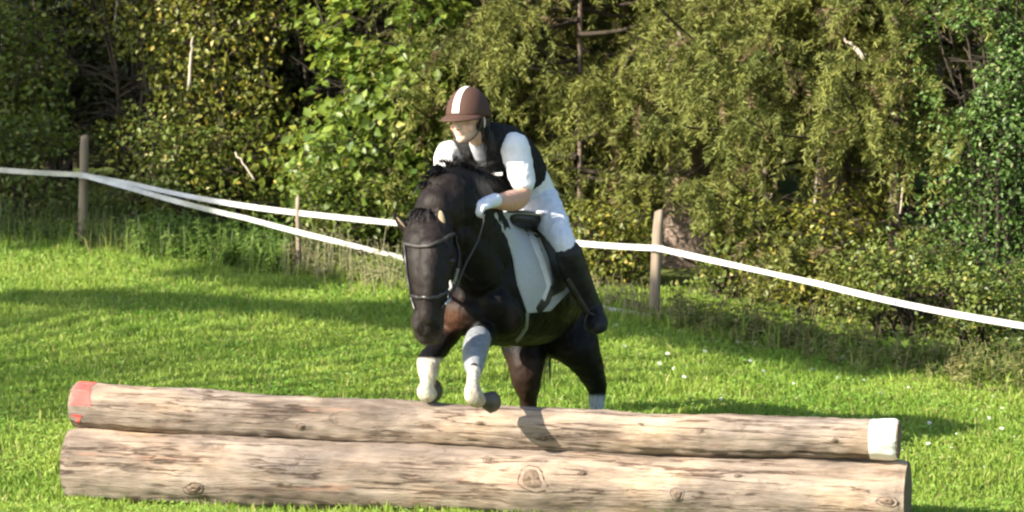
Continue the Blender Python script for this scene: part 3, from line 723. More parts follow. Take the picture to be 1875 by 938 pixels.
# the trees off to the left of the camera whose shade falls on the meadow
def shade_tree(name, label, base, H, crowns, nleaf, size):
    base = Vector((base[0], base[1], gzf(*base))); root = empty(name, base, label, 'tree'); segs = []
    segs.append(([base+Vector((.1*math.sin(t*5), 0, H*t)) for t in [i/9 for i in range(10)]], [.16*(1-.7*i/9)+.05 for i in range(10)]))
    for (c, s) in crowns: segs.append(([base+Vector((0, 0, min(H, c[2]-base.z)*.8)), Vector(c)], [.07, .03]))
    V, F = tubes(segs, 9); link('trunk', pymesh('trunk', V, F), root, BARK, True)
    cs = []
    tot = sum(s[0]*s[1]*s[2] for _, s in crowns)
    for (c, s) in crowns:
        m_ = int(nleaf*s[0]*s[1]*s[2]/tot); d = rand_dirs(m_)*(rng.random((m_, 1))**.4); cs.append(np.array(c)+d*np.array(s))
    c = np.concatenate(cs); m_ = len(c)
    V, F, CC = leaf_geo(c, size*(.7+.6*rng.random(m_)), norm(rand_dirs(m_)+[0, 0, .5]), rand_dirs(m_), np.array([.07, .12, .02])*(.7+.6*rng.random((m_, 1))), wid=.8)
    tag(link('crown', np_mesh('crown', V, F, 3, CC), root, LEAF), kind='stuff')
def up_sun(g, dist):   # point standing dist metres up the sun ray from a ground spot
    return Vector(g)+SD*dist
A = ground_px(60, 548); B = ground_px(730, 580); Cc = ground_px(1150, 585); D = ground_px(1700, 682); E = ground_px(380, 497)
crn = []
for (a, b_, n_, s, dd) in ((A, B, 6, .24, 13), (B, Cc, 4, .42, 13), (Cc, D, 6, .34, 13), (E, ground_px(600, 528), 3, .12, 12.6)):
    for k in range(n_):
        p = up_sun(a.lerp(b_, (k+.5)/n_), dd); q = (b_-a).length/n_
        crn.append((tuple(p), (q*.75, s*.95*random.Random(k).uniform(.6, 1.15), s*.36)))
cb = up_sun(B, 13)
shade_tree('shade_tree', 'broad tree left of the camera whose long limbs shade the meadow', (cb.x-3.5, cb.y-3.4), cb.z+.4, crn, 24000, .16)
cr2 = []
for (px, py, Y, s) in ((60, 170, 25.5, 1.0), (200, 60, 25.8, .9), (-80, 320, 24, .9), (90, 330, 23.2, .55), (250, 345, 22.8, .35), (360, 368, 22.4, .28), (120, 400, 23.2, .35), (560, 60, 26, .8), (140, 230, 24.5, 1.0), (180, 120, 24.3, .8), (300, 358, 22.5, .3)):
    p = P(px, py, Y)+SD*15; cr2.append((tuple(p), (s, s*.8, s*.6)))
cb = P(60, 170, 25.5)+SD*15
shade_tree('shade_tree', 'second tree left of the meadow that keeps the far left corner in shade', (cb.x-2.2, cb.y-1), cb.z, cr2, 15000, .22)
# ------------------------------------------------------------------ organic body builder
def ring_mesh(V, F, secs, nseg=20):
    """secs: list of (centre, side vec, up vec, r_side, r_up); closed tube with rounded ends"""
    k0 = len(V); rings = []
    def ring(c, s, u, a, b_):
        rings.append([c+s*(math.cos(t*math.tau/nseg)*a)+u*(math.sin(t*math.tau/nseg)*b_) for t in range(nseg)])
    c0, s0, u0, a0, b0 = secs[0]; c1, s1, u1, a1, b1 = secs[-1]
    d0 = (secs[0][0]-secs[1][0]).normalized(); d1 = (secs[-1][0]-secs[-2][0]).normalized()
    e0 = min(a0, b0); e1 = min(a1, b1)
    for f in (.97, .8, .5): ring(c0+d0*e0*f, s0, u0, a0*math.sqrt(1-f*f), b0*math.sqrt(1-f*f))
    for s in secs: ring(*s)
    for f in (.5, .8, .97): ring(c1+d1*e1*f, s1, u1, a1*math.sqrt(1-f*f), b1*math.sqrt(1-f*f))
    for r in rings: V.extend([tuple(p) for p in r])
    for i in range(len(rings)-1):
        for k in range(nseg): F.append((k0+i*nseg+k, k0+i*nseg+(k+1) % nseg, k0+(i+1)*nseg+(k+1) % nseg, k0+(i+1)*nseg+k))
    F.append(tuple(k0+k for k in range(nseg-1, -1, -1))); m_ = k0+(len(rings)-1)*nseg; F.append(tuple(m_+k for k in range(nseg)))
def chain(pts, side=None, sub=5):
    """pts: list of (x,y,z Vector, r) or (Vector, r_side, r_up). Smooth Catmull-Rom resample."""
    P_ = [p[0] for p in pts]; A = [p[1] for p in pts]; B = [p[2] if len(p) > 2 else p[1] for p in pts]
    out = []; n_ = len(P_)
    def cr(a, b_, c, d, t): return .5*((2*b_)+(c-a)*t+(2*a-5*b_+4*c-d)*t*t+(3*b_-a-3*c+d)*t**3)
    for i in range(n_-1):
        i0, i3 = max(i-1, 0), min(i+2, n_-1)
        for k in range(sub + (1 if i == n_-2 else 0)):
            t = k/sub; out.append((cr(P_[i0], P_[i], P_[i+1], P_[i3], t), max(.002, cr(A[i0], A[i], A[i+1], A[i3], t)), max(.002, cr(B[i0], B[i], B[i+1], B[i3], t))))
    secs = []; sprev = None
    for i, (c, a, b_) in enumerate(out):
        t = (out[min(i+1, len(out)-1)][0]-out[max(i-1, 0)][0]).normalized()
        if side is not None: s = (side-t*side.dot(t)).normalized()
        elif sprev is None: s = t.orthogonal().normalized()
        else: s = (sprev-t*sprev.dot(t)).normalized()
        sprev = s; secs.append((c, s, t.cross(s), a, b_))
    return secs
def ell(c, rx, ry, rz, X=Vector((1, 0, 0)), Yv=None, n_=12):
    """ellipsoid sections; X long axis of rx"""
    X = X.normalized(); s = (Yv or X.orthogonal()); s = (s-X*s.dot(X)).normalized(); u = X.cross(s)
    out = []
    for i in range(n_+1):
        f = -1+2*i/n_; f = math.sin(f*math.pi/2)*.995; q = math.sqrt(max(0, 1-f*f)); out.append((c+X*rx*f, s, u, max(ry*q, .0005), max(rz*q, .0005)))
    return out
def organic(name, chains, voxel, smooth=6, parent=None, material=None, colfn=None, cut=None, solid=0, fac=.5, keep=False, disp=None):
    V, F = [], []
    for c in chains: ring_mesh(V, F, c)
    me = pymesh(name+'_src', V, F); ob = bpy.data.objects.new(name+'_src', me); C.objects.link(ob)
    md = ob.modifiers.new('r', 'REMESH'); md.mode = 'VOXEL'; md.voxel_size = voxel; md.adaptivity = 0
    if smooth: sm = ob.modifiers.new('s', 'SMOOTH'); sm.factor = fac; sm.iterations = smooth
    if disp:
        for (sz_, st_) in disp:
            tx_ = bpy.data.textures.new(name+'_folds', 'CLOUDS'); tx_.noise_scale = sz_; tx_.noise_depth = 1
            dm_ = ob.modifiers.new('d', 'DISPLACE'); dm_.texture = tx_; dm_.strength = st_; dm_.mid_level = .5; dm_.texture_coords = 'LOCAL'
    dg = bpy.context.evaluated_depsgraph_get(); ev = ob.evaluated_get(dg); m2 = bpy.data.meshes.new_from_object(ev)
    bpy.data.objects.remove(ob); bpy.data.meshes.remove(me); m2.name = name
    if cut is not None:
        import bmesh
        bm = bmesh.new(); bm.from_mesh(m2); bm.normal_update()
        kill = [f for f in bm.faces if cut(f.calc_center_median(), f.normal)]
        bmesh.ops.delete(bm, geom=kill, context='FACES')
        if solid: bmesh.ops.solidify(bm, geom=bm.faces[:], thickness=solid)
        bm.to_mesh(m2); bm.free()
    n_ = len(m2.vertices); co = np.empty(n_*3, np.float32); m2.vertices.foreach_get('co', co); co = co.reshape(-1, 3)
    if colfn is not None:
        a = m2.color_attributes.new('Col', 'FLOAT_COLOR', 'POINT'); cc = np.ones((n_, 4), np.float32); cc[:, :3] = colfn(co); a.data.foreach_set('color', cc.ravel())
    m2.materials.clear()
    if keep: return m2
    return link(name, m2, parent, material, True)
def npproj(co):
    v = co-np.array([0, 0, CAMZ]); dz = v[:, 1]*math.cos(PITCH)-v[:, 2]*math.sin(PITCH); uy = v[:, 1]*math.sin(PITCH)+v[:, 2]*math.cos(PITCH)
    return 937.5+FPX*v[:, 0]/dz, 469-FPX*uy/dz

# ------------------------------------------------------------------ horse
HY = rad(20); HF = Vector((-math.sin(HY), -math.cos(HY), 0)); HS = Vector((math.cos(HY), -math.sin(HY), 0))   # forward, side (its left)
UP = Vector((0, 0, 1))
horse = empty('horse', (P(950, 500, 15.8).x, 15.8, gzf(.05, 15.8)), 'black pony with white forelegs jumping over the logs under its rider', 'horse')
HEADS = Vector((.97, -.22, .04)).normalized()   # across the face
HC = []
# trunk: side radius, vertical radius
HC.append(chain([(P(872, 545, 15.28), .12, .14), (P(888, 525, 15.42), .205, .255), (P(915, 522, 15.6), .235, .292), (P(950, 524, 15.85), .262, .292), (P(972, 530, 16.1), .262, .28), (P(984, 536, 16.3), .245, .255), (P(998, 545, 16.5), .19, .20)], HS))
HC.append(ell(P(855, 578, 15.24), .13, .085, .11, HS))                   # breast, right
HC.append(ell(P(908, 575, 15.25), .13, .090, .15, HS))                  # breast, left
HC.append(ell(P(935, 545, 15.42), .19, .085, .12, (UP*.8+HF*.3), HS))   # left shoulder
HC.append(ell(P(835, 545, 15.5), .19, .08, .12, (UP*.8+HF*.3), HS))
HC.append(ell(P(930, 425, 15.62), .16, .06, .07, HF, HS))               # withers
# neck
HC.append(chain([(P(905, 490, 15.5), .15, .20), (P(882, 440, 15.33), .135, .205), (P(856, 396, 15.16), .135, .21), (P(826, 374, 15.02), .140, .18), (P(803, 386, 14.93), .112, .125)], HEADS))
HC.append(chain([(P(905, 360, 15.45), .06, .05), (P(872, 338, 15.28), .06, .055), (P(845, 332, 15.13), .06, .055), (P(810, 342, 15.0), .058, .05), (P(790, 372, 14.92), .052, .045)], HEADS))  # crest
HC.append(chain([(P(880, 500, 15.2), .11, .12), (P(858, 455, 15.08), .085, .10), (P(838, 430, 14.98), .07, .08)], HEADS))
# head
HC.append(chain([(P(792, 402, 14.90), .092, .085), (P(786, 435, 14.84), .112, .100), (P(785, 470, 14.79), .114, .105), (P(786, 505, 14.75), .096, .100), (P(787, 540, 14.72), .082, .085), (P(786, 568, 14.71), .072, .072), (P(783, 592, 14.71), .074, .072), (P(783, 610, 14.73), .062, .058)], HEADS))
HC.append(chain([(P(786, 450, 14.72), .06, .04), (P(785, 500, 14.665), .045, .03), (P(784, 550, 14.65), .038, .028), (P(783, 585, 14.65), .04, .03)], HEADS))  # nasal bone
HC.append(ell(P(826, 480, 14.93), .085, .045, .09, (UP), HEADS)); HC.append(ell(P(764, 485, 14.98), .085, .045, .09, (UP), HEADS))      # jaws
HC.append(ell(P(795, 617, 14.78), .05, .035, .03, HEADS)); # chin
for e, sx in ((P(822, 470, 14.745), 1), (P(748, 474, 14.80), -1)): HC.append(ell(e+UP*.012, .030, .022, .022, HEADS))                       # brow over the eye
for e in (P(799, 600, 14.675), P(769, 602, 14.70)): HC.append(ell(e, .022, .018, .026, HEADS))
HC.append(chain([(P(815, 492, 14.74), .022, .02), (P(812, 520, 14.70), .020, .018), (P(806, 545, 14.68), .014, .014)], HEADS))   # cheek ridge
HC.append(chain([(P(757, 496, 14.78), .022, .02), (P(760, 520, 14.73), .018, .018), (P(764, 545, 14.70), .014, .014)], HEADS))
HC.append(chain([(P(812, 440, 14.76), .024, .022), (P(822, 462, 14.75), .026, .022)], HEADS)); HC.append(chain([(P(760, 440, 14.80), .024, .022), (P(750, 464, 14.80), .026, .022)], HEADS))
# ears
def ear(base, tip, open_dir, wv):
    d = (tip-base); s = d.cross(open_dir).normalized(); L = d.length
    return [(base+d*t, s, s.cross(d).normalized(), wv*a, wv*.45*a) for t, a in ((0, .75), (.2, 1), (.45, 1.0), (.7, .7), (.9, .35), (1, .12))]
HC.append(ear(P(752, 428, 14.86), P(716, 388, 14.83), Vector((-.3, -1, 0)), .026))
HC.append(ear(P(812, 424, 14.84), P(805, 378, 14.79), Vector((.3, -1, 0)), .030))
# forelegs
HC.append(chain([(P(835, 570, 15.36), .085, .10), (P(822, 605, 15.32), .066, .075), (P(800, 638, 15.18), .054, .054), (P(786, 664, 15.04), .052, .052), (P(785, 682, 14.98), .049, .05), (P(783, 702, 14.96), .033, .038), (P(780, 718, 14.96), .043, .044), (P(786, 721, 15.02), .036, .036)], HEADS))
HC.append(chain([(P(905, 575, 15.34), .09, .12), (P(890, 605, 15.24), .066, .075), (P(875, 626, 15.05), .052, .052), (P(869, 644, 14.90), .050, .050), (P(868, 662, 14.81), .044, .045), (P(868, 684, 14.71), .028, .034), (P(866, 704, 14.65), .031, .036), (P(866, 724, 14.62), .044, .044), (P(876, 733, 14.67), .034, .034)], HEADS))
# hind legs
HC.append(chain([(P(1012, 570, 16.40), .13, .15), (P(1034, 605, 16.35), .155, .15), (P(1060, 640, 16.3), .115, .12), (P(1080, 675, 16.35), .070, .08), (P(1092, 705, 16.45), .050, .060), (P(1093, 735, 16.45), .040, .045), (P(1092, 765, 16.42), .036, .04), (P(1090, 785, 16.40), .042, .044), (P(1087, 802, 16.36), .036, .036)], HS))
HC.append(chain([(P(965, 575, 16.45), .14, .18), (P(962, 615, 16.38), .13, .15), (P(962, 650, 16.30), .105, .115), (P(963, 685, 16.25), .078, .085), (P(966, 715, 16.28), .060, .068), (P(967, 740, 16.3), .045, .05), (P(966, 765, 16.3), .038, .042), (P(965, 785, 16.28), .042, .044), (P(963, 802, 16.25), .036, .036)], HS))
def horse_col(co):
    px, py = npproj(co); c = np.tile(np.array([.0045, .0038, .0038]), (len(co), 1)); Y = co[:, 1]
    def mixin(w_, colr):
        nonlocal c
        w_ = np.clip(w_, 0, 1)[:, None]; c = c*(1-w_)+np.array(colr)*w_
    nz = vnoise(co[:, 0]*3+co[:, 2]*5, co[:, 2]*3+co[:, 1]*4, .35, 31)
    face = (Y < 14.93) & (px < 850)
    mixin(face*(.65+.35*nz), (.017, .0125, .011))
    mixin(face*np.clip((py-560)/60, 0, 1)*.9, (.034, .028, .026))          # grey brown muzzle
    mixin((np.hypot((px-797)/9, (py-601)/15) < 1)*face*1.0, (.01, .008, .008)); mixin((np.hypot((px-770)/7, (py-603)/13) < 1)*face*1.0, (.01, .008, .008))
    mixin(np.clip((py-640)/20, 0, 1)*np.clip((1010-px)/30, 0, 1)*(Y > 16)*.7, (.030, .015, .010))  # right hind leg, its sunlit brown painted into the coat
    mixin(np.exp(-((px-828)/20)**2-((py-585)/30)**2)*(Y > 14.95)*(Y < 15.5)*(.4+nz), (.085, .040, .024)); mixin(np.exp(-((px-938)/10)**2-((py-585)/22)**2)*(Y < 15.6)*.6, (.05, .032, .03))  # sunlit patch and highlight on the breast, painted into the coat
    mixin((Y > 15.6)*(Y < 16.1)*(py > 560)*.5, (.014, .010, .006))
    w1 = np.clip((py-(655+6*(nz-.5)))/5, 0, 1)*(Y < 15.3)*(px < 830); mixin(w1, (.66, .60, .49)); mixin(w1*(nz > .55)*.4, (.35, .27, .18))
    w2 = np.clip((py-(668+6*(nz-.5)))/5, 0, 1)*(Y < 15.2)*(px > 830)*(px < 930); mixin(w2, (.64, .58, .48)); mixin(w2*(nz > .5)*.4, (.33, .25, .17))
    mixin(w2*(px > 872)*(py > 690)*.5, (.40, .30, .22))  # shading painted brown down the right side of the white foreleg
    mixin(np.clip((py-722)/5, 0, 1)*(Y > 16)*(px > 1050), (.30, .32, .34))  # white hind sock, its shadow tone painted in as grey-blue
    return c
COAT = colmat('pony_coat', .55, 70, .45, .6, .004, .0, (1, 1, .3), 0, .18)
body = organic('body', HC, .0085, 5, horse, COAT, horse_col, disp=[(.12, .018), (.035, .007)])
bvh = BVHTree.FromPolygons([v.co.copy() for v in body.data.vertices], [tuple(p.vertices) for p in body.data.polygons])
HOOF = simple('hoof_horn', (.05, .04, .03), (.11, .09, .07), .5, 20, .3, .002)
EYE = simple('eye_dark', (.008, .005, .004), (.012, .008, .006), .05, 5, 0, .001)
EARIN = simple('ear_lining', (.32, .24, .15), (.45, .35, .23), .9, 40, .4, .003)
HAIR = leafmat('horse_hair', .0, .45, .5)
for e in (P(825, 478, 14.748), P(746, 482, 14.80)):
    V, F = [], []; ring_mesh(V, F, ell(e, .019, .019, .019, UP)); link('eye', pymesh('eye', V, F), horse, EYE, True)
V, F = [], []; ring_mesh(V, F, ell(P(809, 402, 14.795), .042, .015, .007, P(806, 385, 14.79)-P(812, 419, 14.81), HEADS)); link('ear_lining', pymesh('ear_lining', V, F), horse, EARIN, True)
V, F = [], []; ring_mesh(V, F, ell(P(735, 408, 14.82), .034, .006, .005, P(722, 393, 14.82)-P(745, 420, 14.84), HEADS)); link('ear_lining', pymesh('ear_lining', V, F), horse, EARIN, True)
def hoof(c, d, s, r):
    d = d.normalized(); s = (s-d*s.dot(d)).normalized(); u = d.cross(s); V, F = [], []
    ring_mesh(V, F, [(c, s, u, r*.72, r*.8), (c+d*r*.5, s, u, r*.88, r*1.0), (c+d*r*1.1, s, u, r, r*1.2), (c+d*r*1.15, s, u, r*.9, r*1.1)]); link('hoof', pymesh('hoof', V, F), horse, HOOF, True)
hoof(P(886, 733, 14.69), Vector((.50, .35, -.15)), Vector((.2, -.6, .1)), .043)
hoof(P(789, 719, 15.06), Vector((.15, 1, .1)), HS, .047)
hoof(P(1087, 806, 16.36), Vector((-.1, -.3, -1)), HS, .044)
hoof(P(962, 806, 16.25), Vector((-.1, -.3, -1)), HS, .044)
def hair(name, roots, dirs, L, n_, w_, colr, parent, spread=.35, grav=1.0, seg=6, seed=1, hug=None):
    r = np.random.default_rng(seed); V = []; F = []; CC = []
    m_ = len(roots)
    for i in range(n_):
        t = r.random()*(m_-1); k = int(t); f = t-k; p = roots[k].lerp(roots[k+1], f)+Vector(r.normal(size=3)*.008)
        d = (dirs[k].lerp(dirs[k+1], f)+Vector(r.normal(size=3)*spread)).normalized(); ln = L*r.uniform(.6, 1.15); st = ln/seg; k0 = len(V); cc = np.array(colr)*r.uniform(.6, 1.6)
        ww = w_*r.uniform(.6, 1.3); sv = d.cross(Vector(r.normal(size=3))).normalized()
        for s in range(seg+1):
            V += [tuple(p-sv*ww*(1-.8*s/seg)), tuple(p+sv*ww*(1-.8*s/seg))]; CC += [cc, cc]
            d = (d+Vector((0, 0, -grav*.35))).normalized(); q = p+d*st
            if hug is not None:
                loc, nor, idx, dist = hug.find_nearest(q)
                if loc is not None and (q-loc).dot(nor) < .004: q = loc+nor*(.004+.004*r.random())
            d = (q-p).normalized() if (q-p).length > 1e-6 else d
            p = q
            if s: F.append((k0+2*s-2, k0+2*s-1, k0+2*s+1, k0+2*s))
    return tag(link(name, np_mesh(name, V, F, 4, np.array(CC)), parent, HAIR), kind='stuff')
cr = [P(905, 345, 15.45), P(876, 321, 15.28), P(848, 314, 15.13), P(812, 325, 15.0), P(794, 352, 14.94)]
MANE = simple('mane_hair', (.006, .005, .0045), (.022, .017, .014), .7, 120, 1.0, .006, (.25, .25, 1), spec=.25)
organic('mane_crest', [chain([(P(908, 362, 15.44), .060, .058), (P(876, 342, 15.28), .066, .064), (P(846, 335, 15.13), .066, .066), (P(814, 345, 15.0), .064, .060), (P(792, 372, 14.92), .055, .052), (P(779, 392, 14.87), .035, .035)], HEADS),
    chain([(P(880, 352, 15.30), .045, .05), (P(838, 352, 15.10), .058, .07), (P(802, 372, 14.96), .055, .06), (P(784, 400, 14.90), .03, .035)], HEADS)], .008, 4, horse, MANE, disp=[(.05, .022), (.018, .012)])
hair('mane', cr[:4], [Vector((-.6, -.25, -.7))]*4, .06, 500, .0030, (.009, .007, .006), horse, .07, .9, 8, 3, bvh)
hair('mane', cr[:5], [Vector((.75, -.4, -.5))]*5, .06, 300, .0035, (.009, .007, .006), horse, .09, .9, 6, 4, bvh)
hair('mane', cr[:5], [Vector((-.25, -.85, -.5))]*5, .06, 500, .0030, (.008, .006, .0055), horse, .09, .9, 7, 14, bvh)
hair('forelock', [P(768, 388, 14.87), P(790, 388, 14.86)], [Vector((-.1, -.7, -.1))]*2, .09, 200, .003, (.016, .012, .010), horse, .3, 1, 6, 5, bvh)
hair('tail', [P(995, 500, 16.70), P(998, 520, 16.72)], [Vector((-.1, .6, -.2))]*2, .60, 400, .005, (.014, .011, .01), horse, .12, .8, 10, 6)

# --- things worn by the pony, laid on its body
def drape(edgeA, edgeB, n1, n2, off, bl=None, name='', parent=None, mt=None, thick=.006, bulge=0, mirror=False, Y0=14.0, yfall=None):
    """cloth between two photograph-side edges, laid on the body surface"""
    def res(E, n_):
        E = [Vector((a, b_, 0)) for a, b_ in E]; L = [0]
        for i in range(1, len(E)): L.append(L[-1]+(E[i]-E[i-1]).length)
        out = []
        for k in range(n_):
            t = L[-1]*k/(n_-1); j_ = max(i for i in range(len(L)) if L[i] <= t+1e-9); j_ = min(j_, len(E)-2); out.append(E[j_].lerp(E[j_+1], (t-L[j_])/(L[j_+1]-L[j_])))
        return out
    a = res(edgeA, n1); b_ = res(edgeB, n1); o0 = Vector((0, 0, CAMZ)); G = []
    for i in range(n1):
        row = []
        for k in range(n2):
            q = a[i].lerp(b_[i], k/(n2-1)); d = (P(q.x, q.y, 15)-o0).normalized(); loc, nor, idx, dist = bvh.ray_cast(o0, d)
            row.append((loc, nor, d) if loc is not None and loc.y > Y0 else None)
        G.append(row)
    # fill misses from neighbours, then smooth depth
    D = np.array([[np.nan if c is None else (c[0]-o0).length for c in row] for row in G])
    for _ in range(200):
        if not np.isnan(D).any(): break
        for i in range(n1):
            for k in range(n2):
                if np.isnan(D[i, k]):
                    nb = [D[x_, y_] for x_, y_ in ((i-1, k), (i+1, k), (i, k-1), (i, k+1)) if 0 <= x_ < n1 and 0 <= y_ < n2 and not np.isnan(D[x_, y_])]
                    if nb: D[i, k] = max(nb)+.012
    for _ in range(6):
        E_ = np.pad(D, 1, 'edge'); S_ = (E_[:-2, 1:-1]+E_[2:, 1:-1]+E_[1:-1, :-2]+E_[1:-1, 2:])/4; D = np.minimum(D, S_)*.5+S_*.5
    V = []; F = []
    for i in range(n1):
        for k in range(n2):
            q = a[i].lerp(b_[i], k/(n2-1)); d = (P(q.x, q.y, 15)-o0).normalized()
            V.append(o0+d*(D[i, k]-off-bulge*math.sin(math.pi*i/(n1-1))*math.sin(math.pi*k/(n2-1))))
    base = len(V)
    for i in range(n1-1):
        for k in range(n2-1): F.append((i*n2+k, i*n2+k+1, (i+1)*n2+k+1, (i+1)*n2+k))
    nrm_in = Vector((0, 1, 0))
    V2 = [v+(v-o0).normalized()*thick for v in V]; m_ = len(V)
    F2 = [tuple(reversed([x_+m_ for x_ in f])) for f in F]; rim = []
    bd = [k for k in range(n2)]+[i*n2+n2-1 for i in range(1, n1)]+[(n1-1)*n2+k for k in range(n2-2, -1, -1)]+[i*n2 for i in range(n1-2, 0, -1)]
    for x_ in range(len(bd)): p, q = bd[x_], bd[(x_+1) % len(bd)]; rim.append((q, p, p+m_, q+m_))
    VV = V+V2; FF = F+F2+rim
    if mirror:
        c0 = P(950, 524, 15.85); nb = len(VV)
        VV = VV+[v-HS*(2*(v-c0).dot(HS)) for v in VV]; FF = FF+[tuple(reversed([x_+nb for x_ in f])) for f in FF]
    return link(name, pymesh(name, VV, FF), parent, mt, True)
PAD = simple('grey_pad_cloth', (.36, .37, .375), (.50, .505, .505), .85, 120, .4, .002, sheen=.3)
PIPE = simple('white_piping', (.62, .60, .56), (.75, .73, .70), .7, 60)
LEATH = simple('black_leather', (.012, .011, .011), (.03, .028, .027), .38, 50, .25, .001)
LEATB = simple('worn_leather', (.022, .018, .017), (.05, .043, .04), .55, 30, .3, .002)
STEEL = simple('steel', (.5, .5, .5), (.65, .65, .65), .25, 30, .05, .001, metal=1)
WEB = simple('grey_webbing', (.20, .22, .17), (.32, .34, .28), .7, 60)
pad = empty('saddle_pad', P(960, 450, 15.7), 'grey saddle pad with pale edging laid under the black saddle', 'saddle pad')
drape([(898, 388), (920, 425), (938, 470), (946, 520), (965, 574)], [(1000, 392), (1032, 440), (1046, 480), (1046, 530), (1008, 570)], 34, 22, .012, name='pad_cloth', parent=pad, mt=PAD, mirror=True)
drape([(952, 405), (972, 445), (988, 485), (1001, 525), (990, 550)], [(960, 402), (984, 440), (1000, 482), (1009, 522), (998, 552)], 26, 4, .022, name='piping', parent=pad, mt=PIPE, thick=.008, bulge=.002)
saddle = empty('saddle', P(975, 420, 15.75), 'black leather saddle with flaps and stirrups under the rider', 'saddle')
drape([(955, 388), (982, 425), (1004, 470), (1012, 515), (1008, 545)], [(1010, 392), (1038, 430), (1055, 468), (1055, 508), (1030, 534)], 26, 14, .028, name='saddle_flap', parent=saddle, mt=LEATB, bulge=.012, mirror=True)
drape([(962, 572), (960, 598), (947, 617), (932, 628), (921, 632)], [(969, 572), (967, 602), (953, 623), (937, 635), (924, 639)], 24, 3, .010, name='girth', parent=saddle, mt=WEB, thick=.006)
drape([(1004, 520), (992, 545), (975, 566)], [(1018, 528), (1006, 556), (990, 575)], 10, 5, .020, name='girth_strap', parent=saddle, mt=LEATH, thick=.006)
sc = [chain([(P(938, 398, 15.48), .05, .035), (P(955, 402, 15.62), .10, .045), (P(970, 405, 15.78), .13, .05), (P(984, 398, 15.92), .14, .05), (P(992, 388, 16.0), .11, .03)], HS)]
organic('seat', sc, .008, 4, saddle, LEATH)
def strap(name, pts, w_, parent, mt, th=.004, flat=None, onbody=False, off=.008):
    ps = [P(*p) if len(p) == 3 else None for p in pts]
    fine = []
    if onbody:
        o0 = Vector((0, 0, CAMZ))
        for i in range(len(pts)-1):
            for k in range(6+(i == len(pts)-2)):
                t = k/6; q = Vector(pts[i][:2]).lerp(Vector(pts[i+1][:2]), t); d = (P(q.x, q.y, 15)-o0).normalized(); loc, nor, _i, _d = bvh.ray_cast(o0, d)
                if loc is not None: fine.append(loc+nor*off)
    else:
        for i in range(len(ps)-1):
            for k in range(5+(i == len(ps)-2)): fine.append(ps[i].lerp(ps[i+1], k/5))
    V, F = [], []; secs = []
    for i, c in enumerate(fine):
        t = (fine[min(i+1, len(fine)-1)]-fine[max(i-1, 0)]).normalized(); view = Vector((0, -1, 0)) if flat is None else flat
        s = t.cross(view).normalized(); secs.append((c, s, t.cross(s), w_, th))
    ring_mesh(V, F, secs, 8)
    return link(name, pymesh(name, V, F), parent, mt, True)
bridle = strap('bridle', [(741, 446), (760, 452), (785, 452), (808, 442), (830, 428)], .008, horse, LEATB, .004, onbody=True)
bparts = [
 ('noseband', [(752, 540), (768, 545), (785, 546), (802, 543), (818, 532)], .008, LEATH, True),
 ('cheekpiece', [(835, 432), (838, 470), (834, 510), (822, 540), (808, 563)], .006, LEATH, True),
 ('cheekpiece', [(743, 446), (748, 500), (756, 545), (762, 566)], .006, LEATH, True),
 ('rein', [(884, 378, 14.95), (886, 405, 14.93), (876, 440, 14.90), (852, 485, 14.82), (838, 520, 14.76), (822, 548, 14.72), (808, 563, 14.69)], .0042, LEATB, False),
 ('rein', [(862, 352, 15.02), (830, 345, 14.9), (780, 400, 14.72), (760, 480, 14.66), (758, 566, 14.66)], .003, LEATH, False)]
for nm, pts, w_, mt, on in bparts[:4]:
    o = strap(nm, pts, w_, None, mt, .003, onbody=on); o.parent = bridle; o.matrix_parent_inverse = Matrix.Translation(-horse.location)@Matrix.Identity(4) if False else Matrix.Identity(4)
o = strap('cheek_guard', [(833, 492), (829, 510), (832, 528), (820, 545), (812, 556)], .007, None, PIPE if False else simple('pale_strap', (.25, .26, .27), (.36, .37, .38), .6), .004, onbody=True, off=.016); o.parent = bridle; o.matrix_parent_inverse = Matrix.Identity(4)
def ringmesh(c, R, r, ax, name, parent, mt, sub=True):
    ax = ax.normalized(); s = ax.orthogonal().normalized(); u = ax.cross(s); V = []; F = []
    for i in range(20):
        a = i*math.tau/20; d = s*math.cos(a)+u*math.sin(a)
        for k in range(8):
            b_ = k*math.tau/8; V.append(c+d*(R+r*math.cos(b_))+ax*r*math.sin(b_))
    for i in range(20):
        for k in range(8): F.append((i*8+k, i*8+(k+1) % 8, ((i+1) % 20)*8+(k+1) % 8, ((i+1) % 20)*8+k))
    o = link(name, pymesh(name, V, F), parent if not sub else None, mt, True)
    if sub: o.parent = parent
    return o
ringmesh(P(808, 564, 14.69), .018, .005, Vector((.8, -.6, 0)), 'bit_ring', bridle, STEEL)
# boot on the left knee
BOOTM = simple('grey_leg_boot', (.15, .165, .185), (.27, .285, .30), .55, 40, .3, .002)
kb = [chain([(P(876, 620, 15.02), .060, .059), (P(872, 634, 14.95), .061, .060), (P(869, 650, 14.87), .056, .058), (P(868, 666, 14.79), .048, .050), (P(868, 677, 14.75), .040, .043)], HEADS)]
lb = organic('leg_boot', kb, .006, 2, horse, BOOTM)
V, F = [], []; ring_mesh(V, F, chain([(P(882, 628, 14.90), .008, .004), (P(882, 648, 14.82), .008, .004)], HEADS)); o = link('boot_strap', pymesh('boot_strap', V, F), None, PIPE, True); o.parent = lb
